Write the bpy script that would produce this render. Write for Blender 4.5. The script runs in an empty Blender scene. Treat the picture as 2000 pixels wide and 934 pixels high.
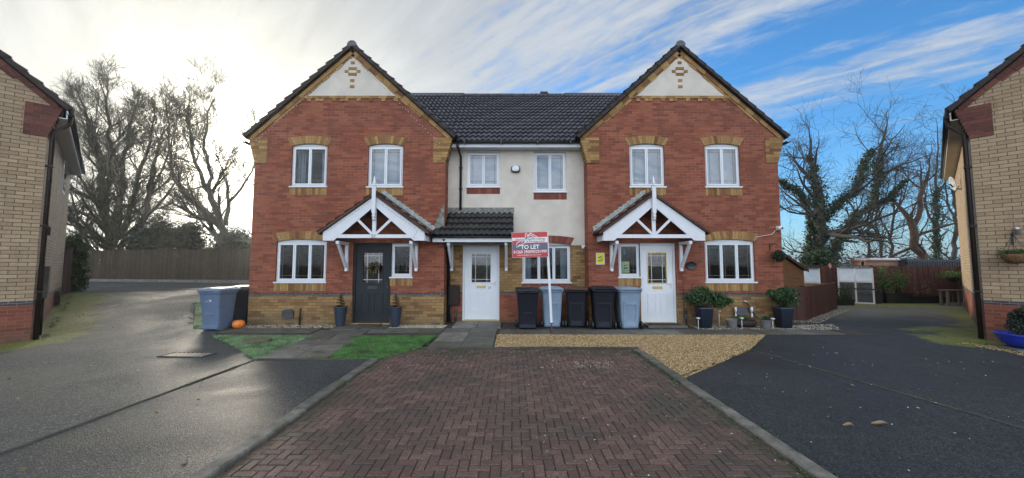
import bpy, math, random
import numpy as np
from mathutils import Vector, Matrix, noise as mnoise
random.seed(7)
R = math.radians
scene = bpy.context.scene
COL = scene.collection

# ------------------------------------------------------------------ camera, world, sun, exposure
FPX, PITCH, EYE = 742.0, R(3.93), 1.58
cam_d = bpy.data.cameras.new('camera'); cam = bpy.data.objects.new('camera', cam_d); COL.objects.link(cam)
cam_d.sensor_width = 36; cam_d.lens = 36 * FPX / 2000; cam_d.clip_start = .05; cam_d.clip_end = 3000
cam.location = (0, 0, EYE); cam.rotation_euler = (R(90) + PITCH, 0, 0)
scene.camera = cam
scene.render.resolution_x = 1024; scene.render.resolution_y = 478
SUN_AZ, SUN_EL = R(-37.5), R(13.0)          # azimuth from +Y, negative to the left
SUN_DIR = Vector((math.sin(SUN_AZ) * math.cos(SUN_EL), math.cos(SUN_AZ) * math.cos(SUN_EL), math.sin(SUN_EL)))
SKY_STRENGTH, SUN_STRENGTH, EXPOSURE = 0.15, 2.2, 0.75
CLOUD_BASE, CLOUD_BACK_FILL = 2.25, 8.0  # back value: brightness added to unseen cloud behind camera, fills the shaded fronts

world = bpy.data.worlds.new('World'); scene.world = world; world.use_nodes = True
wn, wl = world.node_tree.nodes, world.node_tree.links
wn.clear()
def wnode(t, **k):
    n = wn.new(t)
    for a, b in k.items(): setattr(n, a, b)
    return n
def wmath(op, a, b=None, clamp=False):
    n = wn.new('ShaderNodeMath'); n.operation = op; n.use_clamp = clamp
    for i, v in enumerate((a, b)):
        if v is None: continue
        if isinstance(v, (int, float)): n.inputs[i].default_value = v
        else: wl.new(v, n.inputs[i])
    return n.outputs[0]
out = wnode('ShaderNodeOutputWorld'); bg = wnode('ShaderNodeBackground')
sky = wnode('ShaderNodeTexSky', sky_type='NISHITA', sun_disc=False, sun_elevation=SUN_EL, sun_rotation=SUN_AZ, altitude=80)
sky.air_density = 1.0; sky.dust_density = .05; sky.ozone_density = 5.0
tc = wnode('ShaderNodeTexCoord')
nrm = wnode('ShaderNodeVectorMath', operation='NORMALIZE'); wl.new(tc.outputs['Generated'], nrm.inputs[0])
sep = wnode('ShaderNodeSeparateXYZ'); wl.new(nrm.outputs[0], sep.inputs[0])
X, Y, Z = sep.outputs
den = wmath('ADD', wmath('MAXIMUM', Z, 0.0), 0.12)
pu, pv = wmath('DIVIDE', X, den), wmath('DIVIDE', Y, den)
# streaks run along (-.74, .67) on the cloud plane
al = wmath('ADD', wmath('MULTIPLY', pu, -.74), wmath('MULTIPLY', pv, .67))
ac = wmath('ADD', wmath('MULTIPLY', pu, .67), wmath('MULTIPLY', pv, .74))
def wnoise(sx, sy, off, detail, rough, dist=0.0):
    cv = wnode('ShaderNodeCombineXYZ')
    wl.new(wmath('MULTIPLY', al, sx), cv.inputs[0]); wl.new(wmath('MULTIPLY', ac, sy), cv.inputs[1]); cv.inputs[2].default_value = off
    n = wnode('ShaderNodeTexNoise'); wl.new(cv.outputs[0], n.inputs['Vector'])
    n.inputs['Scale'].default_value = 1; n.inputs['Detail'].default_value = detail; n.inputs['Roughness'].default_value = rough
    n.inputs['Distortion'].default_value = dist
    return n.outputs[0]
big = wnoise(.5, .9, 3.1, 3, .5, .4)
mid = wnoise(1.3, 6.5, 8.3, 8, .62, .5)
fine = wnoise(9.0, 15.0, 1.7, 7, .7, .8)
wav = wmath('ADD', ac, wmath('MULTIPLY', wmath('SUBTRACT', wnoise(.8, 1.6, 5.5, 4, .6, .3), .5), .55))
pf = wnode('ShaderNodeValToRGB'); wl.new(wmath('MULTIPLY', wav, .25, True), pf.inputs[0])
prof = [(0.0, 1.25), (.70, 1.05), (1.05, .66), (1.40, .52), (1.50, .12), (1.80, .10), (1.92, .50), (2.20, .42), (2.36, .10), (3.0, .16), (3.9, .25)]
el = pf.color_ramp.elements
while len(el) < len(prof): el.new(.5)
for i_, (p_, v_) in enumerate(prof): el[i_].position = p_ / 4; el[i_].color = (v_, v_, v_, 1)
front = wnode('ShaderNodeMapRange', interpolation_type='SMOOTHSTEP'); wl.new(Y, front.inputs[0]); front.inputs[1].default_value = -.35; front.inputs[2].default_value = .1
bmix = wnode('ShaderNodeMix'); wl.new(front.outputs[0], bmix.inputs[0]); bmix.inputs[2].default_value = .75; wl.new(pf.outputs[0], bmix.inputs[3])
cov = wmath('ADD', bmix.outputs[0], wmath('ADD', wmath('MULTIPLY', wmath('SUBTRACT', mid, .5), 1.5), wmath('ADD', wmath('MULTIPLY', wmath('SUBTRACT', fine, .5), .75), wmath('MULTIPLY', wmath('SUBTRACT', big, .5), .6))))
rmp = wnode('ShaderNodeMapRange', interpolation_type='SMOOTHSTEP'); wl.new(cov, rmp.inputs[0])
rmp.inputs[1].default_value = .10; rmp.inputs[2].default_value = .88
cover = wmath('MULTIPLY', rmp.outputs[0], .95)
# a thin contrail on the cloud plane
ct = wmath('ABSOLUTE', wmath('ADD', wmath('SUBTRACT', ac, 1.285), wmath('MULTIPLY', wmath('SUBTRACT', fine, .5), .05)))
ctm = wmath('MULTIPLY', wmath('SUBTRACT', 1.0, wmath('DIVIDE', ct, .022), True), wmath('MULTIPLY', wmath('GREATER_THAN', Y, 0.0), .8))
cover = wmath('MAXIMUM', cover, ctm)
sd = wnode('ShaderNodeVectorMath', operation='DOT_PRODUCT'); wl.new(nrm.outputs[0], sd.inputs[0]); sd.inputs[1].default_value = SUN_DIR
dot = wmath('MAXIMUM', sd.outputs['Value'], 0.0)
glow = wmath('ADD', wmath('MULTIPLY', wmath('POWER', dot, 6.0), .25), wmath('ADD', wmath('MULTIPLY', wmath('POWER', dot, 26.0), 2.8), wmath('MULTIPLY', wmath('POWER', dot, 250.0), 30.0)))
mw = wnode('ShaderNodeMapRange'); wl.new(wmath('ADD', wmath('MULTIPLY', mid, .6), wmath('MULTIPLY', big, .4)), mw.inputs[0]); mw.inputs[1].default_value = .36; mw.inputs[2].default_value = .64; mw.inputs[3].default_value = .50; mw.inputs[4].default_value = .86; mrange_w = mw.outputs[0]
back = wmath('MULTIPLY', wmath('MAXIMUM', wmath('MULTIPLY', Y, -1.0), 0.0), CLOUD_BACK_FILL)
tex = wmath('ADD', .42, wmath('MULTIPLY', mrange_w, 1.0))
cb = wmath('MULTIPLY', wmath('ADD', wmath('ADD', glow, back), CLOUD_BASE), tex)
ccol = wnode('ShaderNodeMix', data_type='RGBA'); wl.new(wmath('POWER', dot, 9.0), ccol.inputs[0])
ccol.inputs[6].default_value = (.90, .97, 1.06, 1); ccol.inputs[7].default_value = (1.0, .94, .74, 1)
cc = wnode('ShaderNodeVectorMath', operation='SCALE'); wl.new(ccol.outputs[2], cc.inputs[0]); wl.new(cb, cc.inputs[3])
hz = wmath('POWER', wmath('SUBTRACT', 1.0, wmath('MAXIMUM', Z, 0.0)), 9.0)     # paler, hazier cloud near the horizon
cover = wmath('MAXIMUM', cover, wmath('MULTIPLY', hz, .7))
mix = wnode('ShaderNodeMix', data_type='RGBA'); wl.new(cover, mix.inputs[0]); tint = wnode('ShaderNodeVectorMath', operation='MULTIPLY'); wl.new(sky.outputs[0], tint.inputs[0]); tint.inputs[1].default_value = (.66, 1.03, 1.10); wl.new(tint.outputs[0], mix.inputs[6]); wl.new(cc.outputs[0], mix.inputs[7])
wl.new(mix.outputs[2], bg.inputs[0]); bg.inputs[1].default_value = SKY_STRENGTH; wl.new(bg.outputs[0], out.inputs[0])

sd_ = bpy.data.lights.new('sun', 'SUN'); sd_.energy = SUN_STRENGTH; sd_.angle = R(7.0); sd_.color = (1, .90, .74)
sun = bpy.data.objects.new('sun', sd_); COL.objects.link(sun); sun.rotation_euler = SUN_DIR.to_track_quat('Z', 'Y').to_euler(); sun.location = (-20, 30, 20)
vs = scene.view_settings; vs.view_transform = 'Standard'; vs.look = 'None'; vs.gamma = 1; vs.use_curve_mapping = False; vs.exposure = EXPOSURE

# ------------------------------------------------------------------ helpers
def PT(px, py, Y):
    """point at depth Y seen at photograph pixel (px, py)"""
    u = 467 - py; x = px - 1000
    dy = FPX * math.cos(PITCH) - u * math.sin(PITCH); dz = FPX * math.sin(PITCH) + u * math.cos(PITCH)
    t = Y / dy
    return Vector((x * t, Y, EYE + dz * t))
def sm(t): t = max(0, min(1, t)); return t * t * (3 - 2 * t)
def gz(x, y): return .55 * sm((y - 7.5) / 7) * sm((-7.1 - x) / 3.0)
class MB:
    def __init__(s): s.v = []; s.f = []; s.m = []; s.r = []; s.s = []
    def face(s, idx, m=0, r=None, sm_=False):
        s.f.append(idx); s.m.append(m); s.r.append(random.random() if r is None else r); s.s.append(sm_)
    def poly(s, pts, m=0, r=None):
        b = len(s.v); s.v.extend([tuple(p) for p in pts]); s.face(tuple(range(b, b + len(pts))), m, r)
    def box(s, x0, x1, y0, y1, z0, z1, m=0, r=None):
        return s.obox((x0, y0, z0), (x1 - x0, 0, 0), (0, y1 - y0, 0), (0, 0, z1 - z0), m, r)
    def obox(s, o, a, b_, c, m=0, r=None):
        o, a, b_, c = Vector(o), Vector(a), Vector(b_), Vector(c)
        if a.cross(b_).dot(c) < 0: a, b_ = b_, a
        r = random.random() if r is None else r
        b = len(s.v)
        for k in range(8): s.v.append(tuple(o + a * (k & 1) + b_ * (k >> 1 & 1) + c * (k >> 2 & 1)))
        for q in ((0, 2, 3, 1), (4, 5, 7, 6), (0, 1, 5, 4), (2, 6, 7, 3), (0, 4, 6, 2), (1, 3, 7, 5)): s.face(tuple(b + i for i in q), m, r)
    def beam(s, p, q, w, h, m=0, up=(0, 0, 1), r=None):
        """bar from p to q, w across, h along up"""
        p, q = Vector(p), Vector(q); d = q - p; sd = d.cross(Vector(up)).normalized(); u = sd.cross(d).normalized()
        s.obox(p - sd * w / 2 - u * h / 2, d, sd * w, u * h, m, r)
    def prism(s, pts, y0, y1, m=0, r=None):
        """x-z polygon (counter-clockwise seen from -y) extruded in y"""
        n = len(pts); b = len(s.v); r = random.random() if r is None else r
        s.v.extend([(x, y0, z) for x, z in pts] + [(x, y1, z) for x, z in pts])
        s.face(tuple(range(b, b + n)), m, r); s.face(tuple(range(b + 2 * n - 1, b + n - 1, -1)), m, r)
        for i in range(n):
            j = (i + 1) % n; s.face((b + i, b + n + i, b + n + j, b + j), m, r)
    def hprism(s, pts, z0, z1, m=0, r=None):
        n = len(pts); b = len(s.v); r = random.random() if r is None else r
        s.v.extend([(x, y, z0) for x, y in pts] + [(x, y, z1) for x, y in pts])
        s.face(tuple(range(b + n - 1, b - 1, -1)), m, r); s.face(tuple(range(b + n, b + 2 * n)), m, r)
        for i in range(n):
            j = (i + 1) % n; s.face((b + i, b + j, b + n + j, b + n + i), m, r)
    def tube(s, pts, rad, n=8, m=0, r=None, cap=True):
        pts = [Vector(p) for p in pts]
        if not hasattr(rad, '__len__'): rad = [rad] * len(pts)
        b = len(s.v); r = random.random() if r is None else r; side = None
        for i, p in enumerate(pts):
            d = (pts[min(i + 1, len(pts) - 1)] - pts[max(i - 1, 0)])
            if d.length < 1e-7: d = Vector((0, 0, 1))
            d.normalize()
            if side is None:
                side = d.cross(Vector((0, 0, 1)));
                if side.length < .1: side = d.cross(Vector((0, 1, 0)))
            side = (side - d * side.dot(d)).normalized(); up = d.cross(side)
            for k in range(n):
                a = 2 * math.pi * k / n; s.v.append(tuple(p + (side * math.cos(a) + up * math.sin(a)) * rad[i]))
        for i in range(len(pts) - 1):
            for k in range(n):
                k2 = (k + 1) % n; s.face((b + i * n + k, b + i * n + k2, b + i * n + n + k2, b + i * n + n + k), m, r, True)
        if cap:
            s.face(tuple(b + n - 1 - k for k in range(n)), m, r); e = b + (len(pts) - 1) * n; s.face(tuple(e + k for k in range(n)), m, r)
    def loft(s, rings, m=0, r=None, sm_=True, cap=(True, True)):
        n = len(rings[0]); b = len(s.v); r = random.random() if r is None else r
        for g in rings: s.v.extend([tuple(p) for p in g])
        for i in range(len(rings) - 1):
            for k in range(n):
                k2 = (k + 1) % n; s.face((b + i * n + k, b + i * n + k2, b + i * n + n + k2, b + i * n + n + k), m, r, sm_)
        if cap[0]: s.face(tuple(b + n - 1 - k for k in range(n)), m, r)
        if cap[1]: e = b + (len(rings) - 1) * n; s.face(tuple(e + k for k in range(n)), m, r)
    def lathe(s, prof, c=(0, 0, 0), n=16, m=0, r=None, cap=(True, True)):
        s.loft([[(c[0] + a * math.cos(2 * math.pi * k / n), c[1] + a * math.sin(2 * math.pi * k / n), c[2] + z) for k in range(n)] for a, z in prof], m, r, True, cap)
    def quads(s, P, m=0, rnd=None):
        """P: (N,4,3) numpy"""
        b = len(s.v); s.v.extend(map(tuple, P.reshape(-1, 3).tolist())); N = len(P)
        s.f.extend([(b + 4 * i, b + 4 * i + 1, b + 4 * i + 2, b + 4 * i + 3) for i in range(N)])
        s.m.extend([m] * N); s.r.extend([random.random() for _ in range(N)] if rnd is None else list(rnd)); s.s.extend([False] * N)
    def build(s, name, mats, parent=None, loc=None, rot=None):
        me = bpy.data.meshes.new(name); me.from_pydata(s.v, [], s.f)
        if not isinstance(mats, (list, tuple)): mats = [mats]
        for mt in mats: me.materials.append(mt)
        npoly = len(me.polygons)
        me.polygons.foreach_set('material_index', s.m); me.polygons.foreach_set('use_smooth', s.s)
        nl = len(me.loops)
        co = np.array(s.v, dtype=np.float64).reshape(-1, 3)
        nr = np.empty(npoly * 3); me.polygons.foreach_get('normal', nr); nr = nr.reshape(-1, 3)
        lt = np.empty(npoly, dtype=np.int32); me.polygons.foreach_get('loop_total', lt)
        vi = np.empty(nl, dtype=np.int32); me.loops.foreach_get('vertex_index', vi)
        L = np.repeat(nr, lt, axis=0); P = co[vi]
        hl = np.hypot(L[:, 0], L[:, 1]) + 1e-9
        flat = np.abs(L[:, 2]) > .85
        tx, ty = -L[:, 1] / hl, L[:, 0] / hl
        u = np.where(flat, P[:, 0], P[:, 0] * tx + P[:, 1] * ty); v = np.where(flat, P[:, 1], P[:, 2])
        uv = me.uv_layers.new(name='UVMap'); uv.data.foreach_set('uv', np.stack([u, v], 1).ravel())
        ca = me.color_attributes.new('rnd', 'FLOAT_COLOR', 'CORNER')
        rr = np.repeat(np.array(s.r), lt); ca.data.foreach_set('color', np.stack([rr, rr, rr, np.ones(nl)], 1).ravel())
        me.update()
        ob = bpy.data.objects.new(name, me); COL.objects.link(ob)
        if parent: ob.parent = parent
        if loc: ob.location = loc
        if rot: ob.rotation_euler = rot
        return ob
def tag(o, label=None, cat=None, group=None, kind=None):
    if label: o['label'] = label
    if cat: o['category'] = cat
    if group: o['group'] = group
    if kind: o['kind'] = kind
    return o
def thing(name, label, cat, loc=(0, 0, 0), rz=0, group=None):
    o = bpy.data.objects.new(name, None); COL.objects.link(o); o.location = loc; o.rotation_euler = (0, 0, rz); o.empty_display_size = .2
    return tag(o, label, cat, group)
def copy_tree(o, parent=None):
    c = o.copy(); COL.objects.link(c); c.parent = parent
    for ch in list(o.children): copy_tree(ch, c)
    return c
def text(body, size, mat, parent, loc, rot=(R(90), 0, 0), name='lettering', ext=.0015, bold=.0, width=None, align='CENTER', shear=0):
    cu = bpy.data.curves.new(name, 'FONT'); cu.body = body; cu.size = size; cu.extrude = ext; cu.align_x = align; cu.align_y = 'CENTER'; cu.offset = bold; cu.resolution_u = 3; cu.shear = shear
    tmp = bpy.data.objects.new('tmp', cu); COL.objects.link(tmp)
    me = bpy.data.meshes.new_from_object(tmp.evaluated_get(bpy.context.evaluated_depsgraph_get()))
    bpy.data.objects.remove(tmp); bpy.data.curves.remove(cu)
    xs = [v.co.x for v in me.vertices]; w = max(xs) - min(xs)
    if width:
        k = width / w
        for v in me.vertices: v.co.x *= k
    me.materials.clear(); me.materials.append(mat)
    ob = bpy.data.objects.new(name, me); COL.objects.link(ob); ob.parent = parent; ob.location = loc; ob.rotation_euler = rot
    return ob

# ------------------------------------------------------------------ materials
def newmat(name):
    m = bpy.data.materials.new(name); m.use_nodes = True; nt = m.node_tree
    return m, nt, nt.nodes, nt.links, nt.nodes['Principled BSDF']
def N(nt, t, **k):
    n = nt.nodes.new(t)
    for a, b in k.items():
        if isinstance(b, (int, float, str, bool)) and hasattr(n, a): setattr(n, a, b)
    return n
def ramp(nt, fac, cols, interp='LINEAR'):
    r = nt.nodes.new('ShaderNodeValToRGB'); e = r.color_ramp.elements; r.color_ramp.interpolation = interp
    while len(e) < len(cols): e.new(.5)
    for i, (p, c) in enumerate(cols): e[i].position = p; e[i].color = (*c, 1)
    nt.links.new(fac, r.inputs[0]); return r.outputs[0]
def noise(nt, vec, scale, detail=4, rough=.6, dist=0):
    n = nt.nodes.new('ShaderNodeTexNoise'); n.inputs['Scale'].default_value = scale; n.inputs['Detail'].default_value = detail
    n.inputs['Roughness'].default_value = rough; n.inputs['Distortion'].default_value = dist
    if vec is not None: nt.links.new(vec, n.inputs['Vector'])
    return n.outputs[0]
def mixc(nt, fac, a, b, mode='MIX'):
    n = nt.nodes.new('ShaderNodeMix'); n.data_type = 'RGBA'; n.blend_type = mode
    for s, v in ((0, fac), (6, a), (7, b)):
        if isinstance(v, (int, float)): n.inputs[s].default_value = v
        elif isinstance(v, tuple): n.inputs[s].default_value = (*v, 1)
        else: nt.links.new(v, n.inputs[s])
    return n.outputs[2]
def mth(nt, op, a, b=None, clamp=False):
    n = nt.nodes.new('ShaderNodeMath'); n.operation = op; n.use_clamp = clamp
    for i, v in enumerate((a, b)):
        if v is None: continue
        if isinstance(v, (int, float)): n.inputs[i].default_value = v
        else: nt.links.new(v, n.inputs[i])
    return n.outputs[0]
def mrange(nt, v, a, b, c=0, d=1):
    n = nt.nodes.new('ShaderNodeMapRange'); n.interpolation_type = 'SMOOTHSTEP'; nt.links.new(v, n.inputs[0])
    for i, q in enumerate((a, b, c, d)): n.inputs[i + 1].default_value = q
    return n.outputs[0]
def bump(nt, h, strength, dist=.01, prev=None):
    b = nt.nodes.new('ShaderNodeBump'); b.inputs['Strength'].default_value = strength; b.inputs['Distance'].default_value = dist
    nt.links.new(h, b.inputs['Height'])
    if prev is not None: nt.links.new(prev, b.inputs['Normal'])
    return b.outputs[0]
def uvn(nt): return nt.nodes.new('ShaderNodeUVMap').outputs[0]
def objn(nt): return nt.nodes.new('ShaderNodeTexCoord').outputs['Object']
def posn(nt): return nt.nodes.new('ShaderNodeNewGeometry').outputs['Position']
def rndn(nt):
    a = nt.nodes.new('ShaderNodeAttribute'); a.attribute_name = 'rnd'; return a.outputs['Fac']

def m_plain(name, col, rough=.5, metal=0, var=.12, scale=8, bmp=0, bscale=60, spec=.5):
    m, nt, n, l, p = newmat(name); o = objn(nt)
    k = noise(nt, o, scale, 5, .6)
    c = mixc(nt, mrange(nt, k, .25, .75), tuple(x * (1 - var) for x in col), tuple(min(1, x * (1 + var)) for x in col))
    l.new(c, p.inputs['Base Color']); p.inputs['Roughness'].default_value = rough; p.inputs['Metallic'].default_value = metal
    p.inputs['Specular IOR Level'].default_value = spec
    if bmp: l.new(bump(nt, noise(nt, o, bscale, 4), bmp, .01), p.inputs['Normal'])
    return m
def m_rnd(name, cols, rough=.8, nscale=20, nvar=.25, bmp=.3, bscale=120, moss=0, bdist=.006):
    """colour picked per face from the 'rnd' attribute"""
    m, nt, n, l, p = newmat(name); o = objn(nt)
    c = ramp(nt, rndn(nt), cols)
    c = mixc(nt, nvar, c, ramp(nt, noise(nt, o, nscale, 6, .7), [(.3, (.25, .25, .25)), (.7, (1.5, 1.5, 1.5))]), 'MULTIPLY')
    if moss: c = mixc(nt, mrange(nt, noise(nt, o, 2.5, 6, .7), .62 - moss, .8 - moss), c, (.06, .075, .03))
    l.new(c, p.inputs['Base Color']); p.inputs['Roughness'].default_value = rough
    if bmp: l.new(bump(nt, noise(nt, o, bscale, 4), bmp, bdist), p.inputs['Normal'])
    return m
def m_brick(name, cols, mortar, w=.225, h=.075, mort=.010, stain=(.05, .04, .035), stainamt=.25, bumpd=.006, effl=0, mort2=None):
    m, nt, n, l, p = newmat(name); u = uvn(nt)
    wob = n.new('ShaderNodeVectorMath'); wob.operation = 'MULTIPLY_ADD'
    nz = n.new('ShaderNodeTexNoise'); nz.inputs['Scale'].default_value = 30; l.new(u, nz.inputs['Vector'])
    l.new(nz.outputs[1], wob.inputs[0]); wob.inputs[1].default_value = (.006, .006, 0); l.new(u, wob.inputs[2])
    b = n.new('ShaderNodeTexBrick'); l.new(wob.outputs[0], b.inputs['Vector'])
    b.inputs['Scale'].default_value = 1; b.inputs['Brick Width'].default_value = w; b.inputs['Row Height'].default_value = h
    b.inputs['Mortar Size'].default_value = mort / 2; b.inputs['Mortar Smooth'].default_value = .3
    b.inputs['Color1'].default_value = (0, 0, 0, 1); b.inputs['Color2'].default_value = (1, 1, 1, 1); b.inputs['Mortar'].default_value = (.5, .5, .5, 1)
    c = ramp(nt, b.outputs['Color'], cols)
    big = noise(nt, u, .8, 5, .6, .3); fin = noise(nt, u, 35, 5, .7)
    c = mixc(nt, .35, c, ramp(nt, fin, [(.3, (.45, .45, .45)), (.7, (1.45, 1.45, 1.45))]), 'MULTIPLY')
    mo = ramp(nt, noise(nt, u, 1.1, 6, .7), [(.38, tuple(x * .75 for x in mortar)), (.62, mort2 or tuple(x * 1.2 for x in mortar))])
    c = mixc(nt, b.outputs['Fac'], c, mo)
    c = mixc(nt, mth(nt, 'MULTIPLY', mrange(nt, big, .45, .75), stainamt), c, stain)
    sv = n.new('ShaderNodeMapping'); l.new(u, sv.inputs[0]); sv.inputs['Scale'].default_value = (3.0, .45, 1)
    st = noise(nt, sv.outputs[0], 1.4, 6, .65)
    c = mixc(nt, mth(nt, 'MULTIPLY', mrange(nt, st, .52, .72), .28), c, tuple(x * .45 for x in mortar))
    sz = n.new('ShaderNodeSeparateXYZ'); l.new(u, sz.inputs[0])
    spl = mrange(nt, mth(nt, 'ADD', sz.outputs[1], mth(nt, 'MULTIPLY', mth(nt, 'SUBTRACT', big, .5), .9)), .38, -.02)   # rain-splash dirt at the foot
    c = mixc(nt, mth(nt, 'MULTIPLY', spl, .45), c, (.085, .082, .055))
    if effl: c = mixc(nt, mth(nt, 'MULTIPLY', mrange(nt, noise(nt, u, 3.1, 6, .7), .6, .8), effl), c, (.5, .42, .38))
    l.new(c, p.inputs['Base Color']); p.inputs['Roughness'].default_value = .82
    hgt = mth(nt, 'ADD', mth(nt, 'MULTIPLY', b.outputs['Fac'], -1.0), mth(nt, 'MULTIPLY', fin, .35))
    l.new(bump(nt, hgt, .8, bumpd), p.inputs['Normal'])
    return m
M = {}
M['red'] = m_brick('red_brick', [(0, (.175, .046, .024)), (.5, (.255, .069, .034)), (1, (.315, .098, .050))], (.13, .055, .034), mort=.012, mort2=(.33, .17, .12))
M['redn'] = m_brick('neighbour_red_brick', [(0, (.14, .038, .022)), (.5, (.21, .058, .033)), (1, (.26, .08, .048))], (.22, .13, .09))
M['buff'] = m_brick('golden_brick', [(0, (.15, .068, .028)), (.35, (.28, .165, .062)), (.7, (.34, .215, .088)), (1, (.22, .105, .042))], (.13, .085, .05))
M['cream'] = m_brick('cream_brick', [(0, (.31, .22, .135)), (.5, (.375, .27, .165)), (1, (.43, .315, .20))], (.10, .066, .042), w=.24, h=.082, mort=.012, stainamt=.12)
M['bluebk'] = m_brick('blue_brick', [(0, (.035, .038, .05)), (1, (.065, .07, .09))], (.22, .20, .19), h=.2, mort=.012)
VCOL = [(0, (.16, .068, .025)), (.3, (.32, .185, .065)), (.7, (.41, .25, .095)), (1, (.22, .11, .042))]
M['vbuff'] = m_rnd('golden_brick_specials', VCOL, .85, 30, .5)
M['vred'] = m_rnd('red_brick_specials', [(0, (.15, .04, .026)), (.6, (.21, .058, .036)), (1, (.27, .088, .055))], .85, 30, .5)
M['mortar'] = m_plain('mortar', (.14, .10, .07), .95, bmp=.3)
M['render'] = m_plain('cream_render', (.60, .55, .48), .93, var=.10, scale=2.2, bmp=.35, bscale=170)
M['white'] = m_plain('white_upvc', (.70, .73, .77), .32, var=.03, scale=3)
M['whitewood'] = m_plain('white_painted_wood', (.68, .70, .74), .5, var=.04, scale=6, bmp=.05, bscale=40)
M['black'] = m_plain('black_plastic', (.018, .018, .02), .38, var=.2)
M['brownpl'] = m_plain('dark_brown_plastic', (.026, .016, .013), .55, var=.2, spec=.3)
M['dkgrey'] = m_plain('dark_grey_plastic', (.045, .048, .055), .5, var=.2)
M['doornavy'] = m_plain('dark_slate_door_paint', (.017, .021, .026), .5, var=.08, spec=.3)
M['gold'] = m_plain('brass', (.55, .42, .18), .35, .8)
M['lead'] = m_plain('lead_flashing', (.34, .38, .36), .7, .1, var=.35, scale=14, bmp=.3)
M['leadc'] = m_plain('window_leading', (.14, .145, .15), .6)
M['leadw'] = m_plain('pale_window_bars', (.62, .62, .60), .5)
M['curtain'] = m_plain('pale_blind', (.27, .33, .40), .9, var=.12, scale=5)
M['curtaind'] = m_plain('dark_room_curtain', (.10, .10, .095), .9, var=.4, scale=4)
M['tile'] = m_rnd('dark_roof_tile', [(0, (.034, .033, .043)), (.6, (.056, .053, .068)), (1, (.080, .076, .096))], .27, 14, .5, .25, 90, moss=.0)
M['tilec'] = m_rnd('mossy_canopy_tile', [(0, (.014, .013, .013)), (1, (.028, .026, .026))], .6, 14, .5, .35, 90, moss=.06)
M['tileb'] = m_rnd('brown_roof_tile', [(0, (.045, .022, .018)), (.6, (.075, .036, .028)), (1, (.11, .055, .042))], .85, 14, .5, .3, 90, moss=.06)
M['bark'] = m_plain('bare_bark', (.050, .042, .034), .9, var=.3, scale=3, bmp=.5, bscale=30)
M['barkg'] = m_plain('greenish_bark', (.060, .058, .040), .9, var=.3, scale=3, bmp=.5, bscale=30)
def m_leaf(name, cols, rough=.55):
    m, nt, n, l, p = newmat(name); c = ramp(nt, rndn(nt), cols); l.new(c, p.inputs['Base Color']); p.inputs['Roughness'].default_value = rough
    tr = n.new('ShaderNodeBsdfTranslucent'); l.new(c, tr.inputs[0]); mx = n.new('ShaderNodeMixShader'); mx.inputs[0].default_value = .25
    l.new(p.outputs[0], mx.inputs[1]); l.new(tr.outputs[0], mx.inputs[2]); l.new(mx.outputs[0], n['Material Output'].inputs[0]); return m
M['ivy'] = m_leaf('ivy_leaf', [(0, (.018, .035, .015)), (.6, (.035, .065, .022)), (1, (.09, .12, .04))])
M['conifer'] = m_leaf('conifer_leaf', [(0, (.018, .030, .020)), (1, (.045, .065, .04))])
M['shrub'] = m_leaf('shrub_leaf', [(0, (.022, .055, .02)), (.7, (.05, .105, .035)), (1, (.11, .17, .06))])
M['bright'] = m_leaf('bright_leaf', [(0, (.05, .12, .03)), (1, (.14, .26, .06))])
M['dryleaf'] = m_leaf('dry_leaf', [(0, (.16, .085, .035)), (.6, (.30, .19, .09)), (1, (.42, .32, .2))], .8)
M['soil'] = m_plain('soil', (.035, .025, .018), .95, bmp=.6)

def m_glass(name, tint=(.9, .95, .97), refl=.14):
    m, nt, n, l, p = newmat(name); n.remove(p)
    fr = n.new('ShaderNodeFresnel'); fr.inputs[0].default_value = 1.5
    fac = mth(nt, 'ADD', fr.outputs[0], refl - .04, True)
    wv = noise(nt, objn(nt), 1.3, 2, .4)
    gl = n.new('ShaderNodeBsdfGlossy'); gl.inputs['Roughness'].default_value = .015; l.new(bump(nt, wv, .10, .03), gl.inputs['Normal'])
    tr = n.new('ShaderNodeBsdfTransparent'); tr.inputs[0].default_value = (*tint, 1)
    mx = n.new('ShaderNodeMixShader'); l.new(fac, mx.inputs[0]); l.new(tr.outputs[0], mx.inputs[1]); l.new(gl.outputs[0], mx.inputs[2])
    l.new(mx.outputs[0], n['Material Output'].inputs[0]); return m
M['glass'] = m_glass('window_glass')
M['lowglass'] = m_glass('lower_window_glass', (.8, .86, .86), .045)
M['ghglass'] = m_glass('greenhouse_glass', (.85, .92, .93), .20)

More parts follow.
